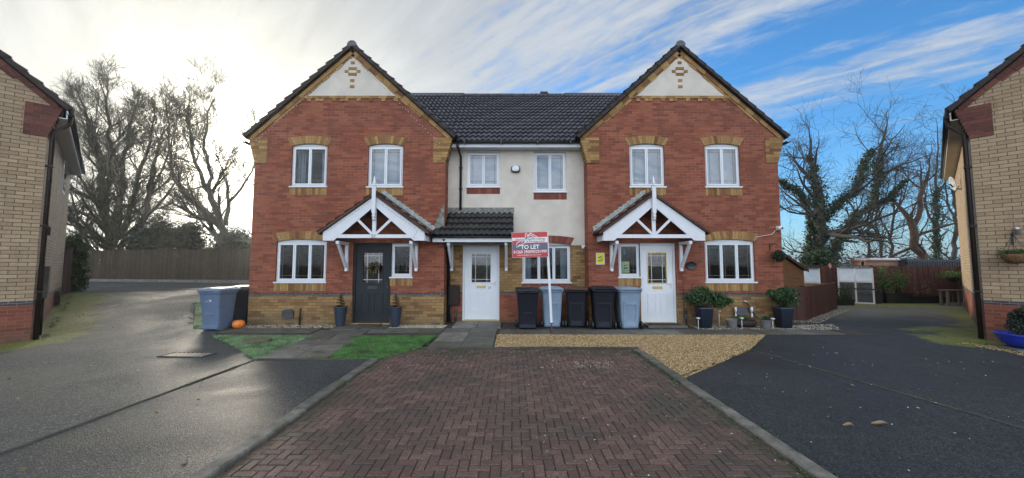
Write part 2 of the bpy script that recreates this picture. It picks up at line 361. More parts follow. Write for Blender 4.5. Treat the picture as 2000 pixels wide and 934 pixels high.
def m_tarmac(name, wet, base, moss_fn=None, yard=None, hi=4.2):
    m, nt, n, l, p = newmat(name); o = posn(nt)
    vo = n.new('ShaderNodeTexVoronoi'); vo.inputs['Scale'].default_value = 95; l.new(o, vo.inputs['Vector'])
    sp = n.new('ShaderNodeSeparateColor'); l.new(vo.outputs['Color'], sp.inputs[0])
    chip = ramp(nt, sp.outputs[0], [(0, tuple(x * .45 for x in base)), (.6, base), (.9, tuple(x * 2.0 for x in base)), (1, tuple(min(.4, x * hi) for x in base))])
    big = noise(nt, o, .55, 6, .62, .6)
    c = mixc(nt, 1, chip, ramp(nt, big, [(.3, (.62, .62, .62)), (.7, (1.25, 1.25, 1.25))]), 'MULTIPLY')
    fin = noise(nt, o, 7, 6, .7)
    c = mixc(nt, .4, c, ramp(nt, fin, [(.3, (.5, .5, .5)), (.7, (1.4, 1.4, 1.4))]), 'MULTIPLY')
    if yard:   # paler tone painting sunlight onto the far end of the drive
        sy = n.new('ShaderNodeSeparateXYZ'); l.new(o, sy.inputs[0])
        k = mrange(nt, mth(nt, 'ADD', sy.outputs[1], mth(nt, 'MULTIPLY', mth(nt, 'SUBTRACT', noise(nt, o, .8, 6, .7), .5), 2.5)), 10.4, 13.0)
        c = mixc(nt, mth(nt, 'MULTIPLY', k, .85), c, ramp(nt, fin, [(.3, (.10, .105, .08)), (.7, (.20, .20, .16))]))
    if moss_fn:
        s = n.new('ShaderNodeSeparateXYZ'); l.new(o, s.inputs[0]); msk = moss_fn(nt, s.outputs[0], s.outputs[1])
        edge = mth(nt, 'ADD', msk, mth(nt, 'MULTIPLY', mth(nt, 'SUBTRACT', noise(nt, o, 1.6, 7, .72), .5), 2.0))
        mc = ramp(nt, noise(nt, o, 30, 5), [(.35, (.07, .08, .012)), (.65, (.26, .29, .045))])
        c = mixc(nt, mth(nt, 'MULTIPLY', mth(nt, 'MULTIPLY', mrange(nt, edge, .40, .75), mrange(nt, noise(nt, o, 11, 6, .75), .34, .52, .35, 1)), .85), c, mc)
    l.new(c, p.inputs['Base Color'])
    l.new(mrange(nt, big, .3, .7, wet[0], wet[1]), p.inputs['Roughness'])
    p.inputs['Specular IOR Level'].default_value = wet[2]
    h = mth(nt, 'ADD', vo.outputs['Distance'], mth(nt, 'MULTIPLY', noise(nt, o, 200, 3), .5))
    l.new(bump(nt, h, wet[3], .008, bump(nt, noise(nt, o, 2.5, 3), .25, .05)), p.inputs['Normal'])
    return m
def seg_mask(pts, w):
    """distance-from-line masks: 1 on the line, 0 beyond w"""
    def f(nt, x, y):
        outv = None
        for (x0, y0), (x1, y1) in pts:
            dx, dy = x1 - x0, y1 - y0; L = math.hypot(dx, dy); ux, uy = dx / L, dy / L
            al_ = mth(nt, 'ADD', mth(nt, 'MULTIPLY', mth(nt, 'SUBTRACT', x, x0), ux), mth(nt, 'MULTIPLY', mth(nt, 'SUBTRACT', y, y0), uy))
            t = mth(nt, 'MINIMUM', mth(nt, 'MAXIMUM', al_, 0.0), L)
            ex = mth(nt, 'SUBTRACT', mth(nt, 'SUBTRACT', x, x0), mth(nt, 'MULTIPLY', t, ux)); ey = mth(nt, 'SUBTRACT', mth(nt, 'SUBTRACT', y, y0), mth(nt, 'MULTIPLY', t, uy))
            d = mth(nt, 'SQRT', mth(nt, 'ADD', mth(nt, 'MULTIPLY', ex, ex), mth(nt, 'MULTIPLY', ey, ey)))
            k = mth(nt, 'SUBTRACT', 1.0, mth(nt, 'DIVIDE', d, w), True)
            outv = k if outv is None else mth(nt, 'MAXIMUM', outv, k)
        return outv
    return f
# ------------------------------------------------------------------ ground
def sheet(name, xs, ys, mat, dz=0.0, keep=None):
    mb = MB(); mb.v = [(x, y, gz(x, y) + dz) for y in ys for x in xs]; nx = len(xs)
    for j in range(len(ys) - 1):
        for i in range(nx - 1):
            if keep and not keep((xs[i] + xs[i + 1]) / 2, (ys[j] + ys[j + 1]) / 2): continue
            mb.face((j * nx + i, j * nx + i + 1, j * nx + nx + i + 1, j * nx + nx + i), 0, .5, True)
    o = mb.build(name, mat); o['kind'] = 'structure'; return o
def lin(a, b, st): n = max(1, int(round((b - a) / st))); return [a + (b - a) * i / n for i in range(n + 1)]
gm, nt, n_, l_, p_ = newmat('rough_grass_field')
c = ramp(nt, noise(nt, posn(nt), .6, 8, .7), [(.3, (.035, .045, .02)), (.7, (.09, .10, .045))]); l_.new(c, p_.inputs[0]); p_.inputs['Roughness'].default_value = .95
sheet('ground', [-900, -300, -100] + lin(-50, 50, 1.0) + [100, 300, 900], [-900, -300, -60] + lin(-20, 60, 1.0) + [100, 300, 900], gm, -.03)
M['tar_l'] = m_tarmac('damp_tarmac', (.44, .66, .34, 1.0), (.054, .060, .059), seg_mask([((-9.7, 7.8), (-12.2, 10.6)), ((-12.2, 10.6), (-15.7, 13.9))], 1.35))
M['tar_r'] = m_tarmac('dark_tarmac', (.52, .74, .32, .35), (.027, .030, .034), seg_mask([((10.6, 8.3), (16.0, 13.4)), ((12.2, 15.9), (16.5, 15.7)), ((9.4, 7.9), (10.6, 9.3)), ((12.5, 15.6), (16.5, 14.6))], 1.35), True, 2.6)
M['tar_b'] = m_tarmac('bay_tarmac', (.48, .68, .34, 1.0), (.042, .046, .047), None)
KW = .14
sheet('left_driveway', lin(-34, -4.31, .5) , lin(-2.2, 26, .5), M['tar_l'], 0, lambda x, y: not (x > -6.9 and y > 10.2))
sheet('parking_bay', [-4.27, -2.28 - KW / 2], [-2.2, 6.47], M['tar_b'], 0)
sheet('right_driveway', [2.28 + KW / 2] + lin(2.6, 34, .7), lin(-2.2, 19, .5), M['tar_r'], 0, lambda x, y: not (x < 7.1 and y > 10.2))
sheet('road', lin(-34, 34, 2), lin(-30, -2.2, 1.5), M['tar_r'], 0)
M['slab'] = m_rnd('paving_slab', [(0, (.085, .082, .075)), (.6, (.125, .12, .108)), (1, (.19, .185, .16))], .62, 3.5, .55, .3, 60, moss=.12)
M['kerbm'] = m_rnd('concrete_kerb', [(0, (.095, .090, .078)), (1, (.165, .155, .135))], .85, 7, .9, .4, 60, moss=.10)
M['kerbd'] = m_rnd('pin_kerb', [(0, (.045, .046, .040)), (1, (.08, .078, .065))], .8, 5, .6, .4, 60, moss=.14)
M['dirt'] = m_plain('damp_soil', (.042, .038, .030), .9, var=.5, scale=6, bmp=.7, bscale=40)
# kerbs
mb = MB()
def kerb_run(mb, x, y0, y1, w, top, step=.914):
    y = y0
    while y < y1 - .05:
        e = min(y + step, y1); j = random.uniform(-.006, .006); t = top + random.uniform(-.005, .005)
        prof = [(x - w / 2 + j, -.05), (x + w / 2 + j, -.05), (x + w / 2 + j, t - .014), (x + w / 2 - .014 + j, t), (x - w / 2 + .014 + j, t), (x - w / 2 + j, t - .014)]
        mb.prism(prof, y + .003, e - .003, 0); y = e
kerb_run(mb, -2.28, -2.2, 6.41, KW, .045); kerb_run(mb, 2.30, -2.2, 7.1, KW, .045)
x = -1.70
while x < 2.3:
    e = min(x + .914, 2.36); mb.box(x + .003, e - .003, 7.20, 7.27, -.05, .045 + random.uniform(-.006, .006), 1); x = e
mb.build('concrete_kerbs', [M['kerbm'], M['kerbd']])['kind'] = 'structure'
mb = MB(); kerb_run(mb, -4.29, -2.2, 6.47, .05, .014)
xs = [(4.46, 7.16), (4.72, 5.4), (4.95, 3.79), (5.3, 1.2), (5.6, -2.0)]
for (a, b), (c_, d) in zip(xs, xs[1:]): mb.beam((a, b, .0), (c_, d, .0), .04, .018)
mb.beam((-4.27, 6.49, .0), (-2.3, 6.49, .0), .05, .03)
mb.build('edging_strips', M['kerbd'])['kind'] = 'structure'
# herringbone block paving
mb = MB(); X0, X1, Y0, Y1 = -2.28 + KW / 2 + .005, 2.30 - KW / 2 - .005, -2.0, 7.195; g = .084; gap = .0032
def block(x0, x1, y0, y1):
    if x1 < X0 or x0 > X1 or y1 < Y0 or y0 > Y1: return
    x0, x1, y0, y1 = max(x0 + gap * .9, X0), min(x1 - gap * .9, X1), max(y0 + gap * 1.7, Y0), min(y1 - gap * 1.7, Y1)
    if x1 - x0 < .012 or y1 - y0 < .012: return
    t = .012 + random.uniform(-.002, .0022) + .010 * mnoise.noise(Vector((x0 * .7, y0 * .7, 3))); b = .005; r = random.random(); B = len(mb.v); tx = random.uniform(-.0015, .0015); ty = random.uniform(-.0015, .0015)
    mb.v += [(x0, y0, -.02), (x1, y0, -.02), (x1, y1, -.02), (x0, y1, -.02), (x0, y0, t - b), (x1, y0, t - b), (x1, y1, t - b), (x0, y1, t - b),
             (x0 + b, y0 + b, t - tx - ty), (x1 - b, y0 + b, t + tx - ty), (x1 - b, y1 - b, t + tx + ty), (x0 + b, y1 - b, t - tx + ty)]
    for k in range(4):
        k2 = (k + 1) % 4; mb.face((B + k, B + k2, B + 4 + k2, B + 4 + k), 0, r); mb.face((B + 4 + k, B + 4 + k2, B + 8 + k2, B + 8 + k), 0, r)
    mb.face((B + 8, B + 9, B + 10, B + 11), 0, r)
for j in range(-26, 92):
    for i in range(-31, 31):
        k = (i - j) % 4
        if k == 0: block(i * g, i * g + 2 * g, j * g, j * g + g)
        elif k == 3: block(i * g, i * g + g, j * g, j * g + 2 * g)
m, nt, n_, l_, p_ = newmat('block_paver'); o = posn(nt)
c = ramp(nt, rndn(nt), [(0, (.082, .050, .042)), (.5, (.110, .066, .055)), (1, (.142, .087, .073))])
vo = n_.new('ShaderNodeTexVoronoi'); vo.inputs['Scale'].default_value = 190; l_.new(o, vo.inputs['Vector']); sp = n_.new('ShaderNodeSeparateColor'); l_.new(vo.outputs['Color'], sp.inputs[0])
c = mixc(nt, 1, c, ramp(nt, sp.outputs[0], [(0, (.55, .55, .55)), (.7, (1, 1, 1)), (.93, (1.7, 1.7, 1.7)), (1, (3.2, 3.1, 3.0))]), 'MULTIPLY')
dirtm = noise(nt, o, .75, 7, .66, .5)
c = mixc(nt, mth(nt, 'MULTIPLY', mrange(nt, dirtm, .46, .66), .8), c, (.045, .044, .034))
c = mixc(nt, mth(nt, 'MULTIPLY', mrange(nt, noise(nt, o, 2.2, 7, .7), .56, .75), .15), c, (.17, .145, .125))
em = seg_mask([((-2.2, 6.9), (2.2, 6.9)), ((2.25, 7), (2.25, -2)), ((-2.25, 6.5), (-2.25, -2))], .55)
sx = n_.new('ShaderNodeSeparateXYZ'); l_.new(o, sx.inputs[0])
e_ = mth(nt, 'ADD', em(nt, sx.outputs[0], sx.outputs[1]), mth(nt, 'MULTIPLY', mth(nt, 'SUBTRACT', noise(nt, o, 5, 7, .75), .5), 2.2))
c = mixc(nt, mth(nt, 'MULTIPLY', mrange(nt, e_, .5, 1.0), .6), c, (.035, .042, .018))
l_.new(c, p_.inputs[0]); l_.new(mrange(nt, dirtm, .3, .7, .8, .6), p_.inputs['Roughness']); l_.new(bump(nt, vo.outputs['Distance'], .4, .004), p_.inputs['Normal'])
mb.build('block_paving', m)['kind'] = 'structure'
mb = MB(); mb.poly([(X0 - .01, Y0, .001), (X1 + .01, Y0, .001), (X1 + .01, Y1 + .02, .001), (X0 - .01, Y1 + .02, .001)])
mb.build('paving_joint_sand', m_plain('joint_sand', (.030, .030, .022), .95, var=.6, scale=9, bmp=.5))['kind'] = 'structure'
# slab paths
def in_poly(x, y, P):
    c = False; j = len(P) - 1
    for i in range(len(P)):
        if (P[i][1] > y) != (P[j][1] > y) and x < (P[j][0] - P[i][0]) * (y - P[i][1]) / (P[j][1] - P[i][1]) + P[i][0]: c = not c
        j = i
    return c
mb = MB()
def slabs(x0, x1, y0, y1, nx, ny, top=.02, sk=0.0):
    for j in range(ny):
        for i in range(nx):
            a, b = x0 + (x1 - x0) * i / nx, x0 + (x1 - x0) * (i + 1) / nx; c_, d = y0 + (y1 - y0) * j / ny, y0 + (y1 - y0) * (j + 1) / ny
            s0, s1 = sk * (c_ - y0), sk * (d - y0); e = .006
            mb.hprism([(a + e + s0, c_ + e), (b - e + s0, c_ + e), (b - e + s1, d - e), (a + e + s1, d - e)], -.03, top + random.uniform(-.004, .004))
slabs(-4.28, -3.10, 6.52, 9.25, 2, 5, .022, -.12)
slabs(-1.62, -.36, 7.33, 9.5, 2, 4, .028)
slabs(-6.85, -4.7, 9.0, 9.6, 4, 1, .016); slabs(-3.4, -1.66, 9.0, 9.6, 3, 1, .016); slabs(-.3, 7.6, 8.78, 9.38, 13, 1, .018)
slabs(-4.4, -3.1, 9.27, 10.06, 2, 1, .035)
slabs(-1.5, -.28, 9.55, 10.55, 2, 1, .05)
mb.build('slab_path', M['slab'])['kind'] = 'structure'
mb = MB(); mb.poly([(-6.65, 8.55, .004), (-1.60, 8.55, .004), (-1.6, 10.1, .004), (-7.0, 10.1, .004), (-7.0, 9.2, .004)]); mb.poly([(-1.6, 8.62, .005), (8.3, 8.62, .005), (8.3, 10.65, .005), (-1.8, 10.65, .005)])
mb.build('soil_bed', M['dirt'])['kind'] = 'structure'
# scatter helper inside polygons
rng = np.random.default_rng(5)
def scatter(poly, n):
    P = np.array(poly); lo, hi = P.min(0), P.max(0); out = []
    while len(out) < n:
        for x, y in rng.uniform(lo, hi, (n, 2)):
            if in_poly(x, y, poly): out.append((x, y))
            if len(out) >= n: break
    return np.array(out)
def stones(name, regions, mat, smin, smax, flat=.6, z0=.004, dens_fade=None):
    mb = MB(); base = np.array([(1, 0, 0), (0, 1, 0), (-1, 0, 0), (0, -1, 0), (0, 0, 1), (0, 0, -1)], float)
    F = [(0, 1, 4), (1, 2, 4), (2, 3, 4), (3, 0, 4), (1, 0, 5), (2, 1, 5), (3, 2, 5), (0, 3, 5)]
    for poly, n in regions:
        for x, y in scatter(poly, n):
            s = rng.uniform(smin, smax); a = rng.uniform(0, 6.28); V = base * rng.uniform(.6, 1.1, (6, 3)) * (s, s * rng.uniform(.55, 1), s * flat)
            ca, sa = math.cos(a), math.sin(a); zz = z0 + rng.uniform(.2, .9) * s * flat; b = len(mb.v)
            for q in V: mb.v.append((x + q[0] * ca - q[1] * sa, y + q[0] * sa + q[1] * ca, zz + q[2]))
            r = rng.random()
            for f in F: mb.face(tuple(b + i for i in f), 0, r)
    o = mb.build(name, mat); o['kind'] = 'stuff'; return o
M['gravel'] = m_rnd('golden_gravel', [(0, (.15, .085, .03)), (.3, (.34, .22, .09)), (.75, (.50, .36, .17)), (1, (.64, .53, .35))], .75, 30, .3, .2)
M['palegravel'] = m_rnd('pale_gravel', [(0, (.2, .17, .13)), (.5, (.4, .36, .29)), (1, (.6, .56, .48))], .75, 30, .3, .2)
GR = [(-.34, 7.32), (2.40, 7.32), (2.40, 5.42), (4.42, 7.18), (5.75, 8.72), (-.34, 8.76)]
mb = MB(); mb.poly([(x, y, .006) for x, y in GR]); mb.build('gravel_bed', m_plain('gravel_sand', (.19, .13, .07), .95, var=.5, scale=30, bmp=.8))['kind'] = 'structure'
o = stones('golden_gravel', [(GR, 30000)], M['gravel'], .007, .017); tag(o, 'golden gravel spread in front of the right hand house', 'gravel')
o = stones('pale_gravel', [([(-6.9, 9.62), (-4.5, 9.62), (-4.5, 10.08), (-6.9, 10.08)], 900), ([(-3.1, 9.62), (-1.7, 9.6), (-1.7, 10.08), (-3.1, 10.08)], 1500), ([(4.6, 9.4), (8.0, 9.4), (8.6, 10.3), (7.4, 10.08), (4.6, 10.08)], 1500)], M['palegravel'], .010, .022)
tag(o, 'pale pebbles strewn along the foot of the house walls', 'pebbles')
o = stones('stray_gravel', [([(-2, 5.8), (2.2, 5.8), (2.2, 7.1), (-2, 7.1)], 160), ([(.95, 5.9), (1.6, 5.9), (1.7, 6.3), (1.0, 6.3)], 130), ([(-.3, 2.2), (2.2, 2.2), (2.2, 6.5), (.4, 6.5)], 130), ([(2.4, 3), (8, 3), (9, 8), (4, 7)], 70)], M['palegravel'], .007, .014, z0=.012)
tag(o, 'stray gravel chips scattered over the block paving and tarmac', 'gravel chips')
o = stones('side_gravel', [([(9.1, 7.9), (10.2, 7.2), (10.6, 5.0), (8.6, 5.3)], 2600)], M['gravel'], .010, .02); tag(o, 'golden gravel strip beside the blue pot and buff house', 'gravel')
o = stones('enclosure_gravel', [([(7.5, 10.6), (8.4, 10.5), (11.9, 13.5), (11.4, 13.7), (8.3, 10.95), (7.5, 11)], 1000)], M['palegravel'], .010, .02); tag(o, 'dirty pebbles along the foot of the low brown fence', 'pebbles')
# artificial turf
def turf(name, poly, n, label, mat):
    mb = MB(); mb.hprism(poly, -.01, .016, 0, .3); mb.v = [(x, y, z + gz(x, y)) for x, y, z in mb.v]
    pts = scatter(poly, n); pts = pts + rng.normal(0, .014, pts.shape); a = rng.uniform(0, 6.28, n); h = rng.uniform(.012, .042, n); w = .0045; ln = rng.normal(0, .010, (n, 2))
    P = np.zeros((n, 4, 3)); d = np.stack([np.cos(a), np.sin(a)], 1) * w
    P[:, 0, :2] = pts - d; P[:, 1, :2] = pts + d; P[:, 2, :2] = pts + d * .4 + ln; P[:, 3, :2] = pts - d * .4 + ln
    gg = np.array([gz(x, y) for x, y in pts]); P[:, :2, 2] = (gg + .004)[:, None]; P[:, 2:, 2] = (gg + .012 + h)[:, None]
    mb.quads(P, 0, list(rng.random(n))); o = mb.build(name, mat); tag(o, label, 'turf', None, 'stuff'); return o
TURF = lambda nme, a, b: m_rnd(nme, [(0, a), (1, b)], .8, 4, .85, .1, moss=.14)
tg = TURF('green_turf', (.06, .17, .04), (.13, .29, .08)); tp = TURF('pale_turf', (.14, .24, .11), (.26, .38, .20))
turf('artificial_turf', [(-6.65, 8.55), (-4.42, 8.55), (-4.22, 6.55), (-4.32, 6.50), (-5.5, 7.6)], 12000, 'pale green artificial turf triangle with a round bare patch', tp)
turf('artificial_turf', [(-3.42, 8.52), (-3.08, 6.52), (-2.2, 6.46), (-1.78, 7.25), (-1.66, 8.55)], 12000, 'bright green artificial turf between the two slab paths', tg)
turf('artificial_turf', [(-7.05, 9.35), (-7.9, 9.55), (-9.9, 12.0), (-10.1, 13.0), (-7.2, 13.2)], 9000, 'narrow strip of worn turf behind the blue bin', tp)
mb = MB(); mb.lathe([(.0, .0), (.27, 0), (.27, .032), (.22, .036), (0, .037)], (0, 0, 0), 18, 0); o = mb.build('manhole_cover', m_plain('rusty_cover', (.12, .10, .075), .9, var=.5, scale=20, bmp=.7), None, (-5.25, 7.95, .012)); tag(o, 'round brown inspection cover set in the pale turf', 'manhole cover')
# drain grate in the left driveway
rt = thing('drain_grate', 'rectangular iron drain grate in the left driveway', 'drain grate', (-5.70, 6.80, .004), R(-3))
mb = MB(); fw, fd = .40, .17
for a in ((-fw, -fw + .035, -fd, fd), (fw - .035, fw, -fd, fd), (-fw + .035, fw - .035, -fd, -fd + .03), (-fw + .035, fw - .035, fd - .03, fd)): mb.box(a[0], a[1], a[2], a[3], -.01, .012)
mb.build('grate_frame', M['kerbd'], rt)
mb = MB(); iron = m_plain('worn_iron', (.40, .34, .30), .5, .3, var=.3, bmp=.3)
for i in range(9):
    xx = -fw + .07 + i * .082; mb.beam((xx, -fd + .03, 0), (xx + .02, fd - .03, 0), .042, .016)
mb.build('grate_bars', iron, rt)
mb = MB(); mb.box(-fw + .035, fw - .035, -fd + .03, fd - .03, -.003, -.001); mb.build('grate_shade_plate', m_plain('painted_shade_black', (.010, .010, .010), 1.0, spec=0), rt)  # flat black plate over the tarmac, painted as shade between the bars
# ------------------------------------------------------------------ house pieces
def wall_front(mb, x0, x1, bands, holes, y=0, reveal=.10):
    xs = sorted({x0, x1} | {h[0] for h in holes} | {h[1] for h in holes}); zs = sorted({b[0] for b in bands} | {b[1] for b in bands} | {h[2] for h in holes} | {h[3] for h in holes})
    for i in range(len(xs) - 1):
        for j in range(len(zs) - 1):
            cx, cz = (xs[i] + xs[i + 1]) / 2, (zs[j] + zs[j + 1]) / 2
            if any(h[0] < cx < h[1] and h[2] < cz < h[3] for h in holes): continue
            for b in bands:
                if b[0] < cz < b[1]: mb.poly([(xs[i], y, zs[j]), (xs[i + 1], y, zs[j]), (xs[i + 1], y, zs[j + 1]), (xs[i], y, zs[j + 1])], b[2])
    for h in holes:
        a, b, c_, d = h[:4]
        for bd in bands:
            lo, hi = max(c_, bd[0]), min(d, bd[1])
            if hi > lo:
                mb.poly([(a, y, lo), (a, y, hi), (a, y + reveal, hi), (a, y + reveal, lo)], bd[2]); mb.poly([(b, y, hi), (b, y, lo), (b, y + reveal, lo), (b, y + reveal, hi)], bd[2])
            if bd[0] <= d <= bd[1]: mb.poly([(a, y, d), (b, y, d), (b, y + reveal, d), (a, y + reveal, d)], bd[2])
            if bd[0] <= c_ <= bd[1]: mb.poly([(a, y, c_), (a, y + reveal, c_), (b, y + reveal, c_), (b, y, c_)], bd[2])
def window(root, x0, x1, z0, z1, nl=2, y=0, lead='outer', curtain=True, arch=0, sill=True, setb=.06, lead_m='leadc', gap=0.0):
    mb = MB(); f = .044; yb = y + setb; d = .07
    mb.box(x0, x0 + f, yb, yb + d, z0, z1); mb.box(x1 - f, x1, yb, yb + d, z0, z1); mb.box(x0 + f, x1 - f, yb, yb + d, z0, z0 + f); mb.box(x0 + f, x1 - f, yb, yb + d, z1 - f, z1)
    if arch:   # curved white head piece
        n = 12; w = x1 - x0; pts = [(x0, z1 + .0), (x1, z1 + .0)] + [(x1 - w * k / n, z1 + .002 + arch * (1 - (2 * k / n - 1) ** 2)) for k in range(n + 1)]
        mb.prism(pts, yb - .012, yb + d * .8)
    iw = (x1 - x0 - 2 * f); W_ = iw / nl; P = MB(); LD = MB(); CU = MB()
    for i in range(nl):
        a, b = x0 + f + i * W_, x0 + f + (i + 1) * W_; s = .034; yf = yb - .014; e = .004
        a += e; b -= e; zb, zt = z0 + f + e, z1 - f - e
        mb.box(a, a + s, yf, yf + .06, zb, zt); mb.box(b - s, b, yf, yf + .06, zb, zt); mb.box(a + s, b - s, yf, yf + .06, zb, zb + s); mb.box(a + s, b - s, yf, yf + .06, zt - s, zt)
        ga, gb, gc, gd = a + s, b - s, zb + s, zt - s; yg = yf + .024
        P.poly([(ga, yg, gc), (gb, yg, gc), (gb, yg, gd), (ga, yg, gd)])
        lw = .0075; yl = yg - .004
        def vl(x): LD.box(x - lw / 2, x + lw / 2, yl, yl + .003, gc, gd)
        def hl(z): LD.box(ga, gb, yl - .0035, yl - .0005, z - lw / 2, z + lw / 2)
        h = gd - gc; w = gb - ga
        if lead == 'outer':
            vl(ga + w * (.2 if i < nl / 2 else .8)); hl(gc + h * .09); hl(gd - h * .09)
        elif lead == 'all': vl(ga + w * .2); vl(gb - w * .2); hl(gc + h * .12); hl(gd - h * .12)
    if nl == 3:   # fixed middle light reads thinner
        pass
    o = mb.build('window', M['white'], root)
    P.build('window_pane', M['glass'] if curtain is True else M['lowglass'], o)
    if lead: LD.build('leading', M[lead_m], o)
    if curtain is True:
        yc = yb + .13; CU.box(x0 + f, x1 - f, yc, yc + .01, z0 + .03, z1 - .03); CU.build('blind', M['curtain'], o)
    elif curtain == 'drape':
        n = 40
        for side in (0, 1):
            for k in range(n // 4):
                xa = (x0 + .04 + k * .022) if side == 0 else (x1 - .04 - k * .022); yc = yb + .2 + .018 * math.sin(k * 1.7)
                CU.beam((xa, yc, z0 + .02), (xa, yc, z1 - .03), .022, .012, 0, (0, 1, 0))
        CU.build('curtain', M['curtain'], o)
    if sill:
        s = MB(); s.box(x0 - .03, x1 + .03, y - .035, yb + .02, z0 - .035, z0 - .001); s.build('window_sill', M['white'], o)
    return o
def arch_bricks(mb, x0, x1, z, rise, th=.215, y=0, mi=0, mo=1, flare=.06):
    c_ = (x0 + x1) / 2; w = (x1 - x0) / 2; rad = (w * w + rise * rise) / (2 * rise); cz = z + rise - rad; A = math.asin(w / rad)
    n = max(8, round(2 * A * (rad + th / 2) / .078)); fl = 1 + flare / w
    for k in range(n):
        a0, a1 = -A + 2 * A * k / n, -A + 2 * A * (k + 1) / n; g = .0035 / rad; a0 += g; a1 -= g; j = random.uniform(-.003, .003)
        def q(a, r, s): return (c_ + math.sin(a) * r * s, cz + math.cos(a) * r)
        mb.prism([q(a0, rad, 1), q(a1, rad, 1), q(a1, rad + th, fl), q(a0, rad + th, fl)], y - .010 + j, y + .06, mi)
    pts = [(c_ + math.sin(-A + 2 * A * k / n) * rad, cz + math.cos(-A + 2 * A * k / n) * rad + .002) for k in range(n + 1)]
    pts += [(c_ + math.sin(A - 2 * A * k / n) * (rad + th - .002) * fl, cz + math.cos(A - 2 * A * k / n) * (rad + th - .002)) for k in range(n + 1)]
    mb.prism(pts, y - .004, y + .05, mo)
def soldiers(mb, x0, x1, z0, z1, y=0, mi=0, mo=1):
    n = max(1, round((x1 - x0) / .0775)); w = (x1 - x0) / n
    for k in range(n): mb.box(x0 + k * w + .0035, x0 + (k + 1) * w - .0035, y - .008 + random.uniform(-.003, .003), y + .03, z0, z1, mi)
    mb.box(x0, x1, y - .002, y + .02, z0, z1, mo)
def tiled(mb, O, U, V, L, uf0, uf1, wave=.15, course=.30, amp=.055, lip=.056, m=0, seg=6):
    O, U, V = Vector(O), Vector(U).normalized(), Vector(V).normalized(); Nn = U.cross(V).normalized(); nr = max(1, round(L / course)); c_ = L / nr
    for r in range(nr):
        v0, v1 = r * c_, (r + 1) * c_ + .02; vm = (r + .5) * c_; a, b = uf0(vm), uf1(vm)
        if b - a < .05: continue
        k0, k1 = math.floor(a / wave * seg), math.ceil(b / wave * seg); rr = {}
        base = len(mb.v); cnt = k1 - k0 + 1
        for k in range(k0, k1 + 1):
            u = min(max(k * wave / seg, a), b); ph = (u / wave) % 1.0
            hgt = amp * ((ph / .78) if ph < .78 else (1 - ph) / .22) ** 1.15; t = int(u // (wave * 2)) + r * 977; jit = ((t * 7919 % 101) / 101 - .5) * .006
            p0 = O + U * u + V * (v0 + jit); p1 = O + U * u + V * v1
            mb.v.append(tuple(p0 + Nn * (hgt + lip + jit * .5))); mb.v.append(tuple(p1 + Nn * hgt)); mb.v.append(tuple(p0 + Nn * (hgt - .006)))
        for k in range(cnt - 1):
            i = base + 3 * k; t = int(((k0 + k) * wave / seg) // (wave * 2)) + r * 977; rn = (t * 7919 % 101) / 101
            mb.face((i, i + 3, i + 4, i + 1), m, rn, True); mb.face((i + 2, i + 5, i + 3, i), m, rn)
SL = .908; ZE, ZR = 5.05, 7.65
def kneeler(mb, xe, s, y, mi, mo, z0=4.33, z1=5.03, out=.19, inn=.33):
    """corbelled eaves corner; s=-1 steps out to the left of xe, +1 to the right"""
    n = round((z1 - z0) / .075); c_ = (z1 - z0) / n
    for k in range(n):
        za = z0 + k * c_; o_ = out * (k + .6) / n; xa = xe - s * inn; xb = xe + s * o_; lo, hi = min(xa, xb), max(xa, xb); j = (k % 2) * .11; w = hi - lo
        xsn = [lo, lo + .11 + j, hi] if w > .3 else [lo, hi]
        for a, b in zip(xsn, xsn[1:]): mb.box(a + .002, b - .003, y - .022, y + .34, za + .004, za + c_ - .004, mi)
        mb.box(lo + .006, hi - .008, y - .016, y + .33, za, za + c_, mo)
def rake(mb, W, y, mi, mo, zt=ZR):
    c_ = W / 2
    for s in (-1, 1):
        d = Vector((-s * 1, 0, SL)).normalized(); nrm_ = Vector((s * SL, 0, 1)).normalized()   # along the rake upward, outward
        start = Vector((c_ + s * (W / 2 + .14), y, zt - SL * (W / 2 + .14) - .13)); L = (W / 2 + .14) / abs(d.x); n = int(L / .235)
        for k in range(n):
            p = start + d * (k * L / n); ln = L / n - .006
            a = p - nrm_ * .10
            mb.obox(a + Vector((0, -.030, 0)), d * ln, Vector((0, .06, 0)), nrm_ * .10, mi)
            if (k % 2) == 0 and 2 < k: mb.obox(p - nrm_ * .175 + Vector((0, -.02, 0)), d * ln, Vector((0, .05, 0)), nrm_ * .07, mi)
            elif k > 2: mb.obox(p - nrm_ * .155 + Vector((0, -.008, 0)), d * ln, Vector((0, .03, 0)), nrm_ * .05, mi)
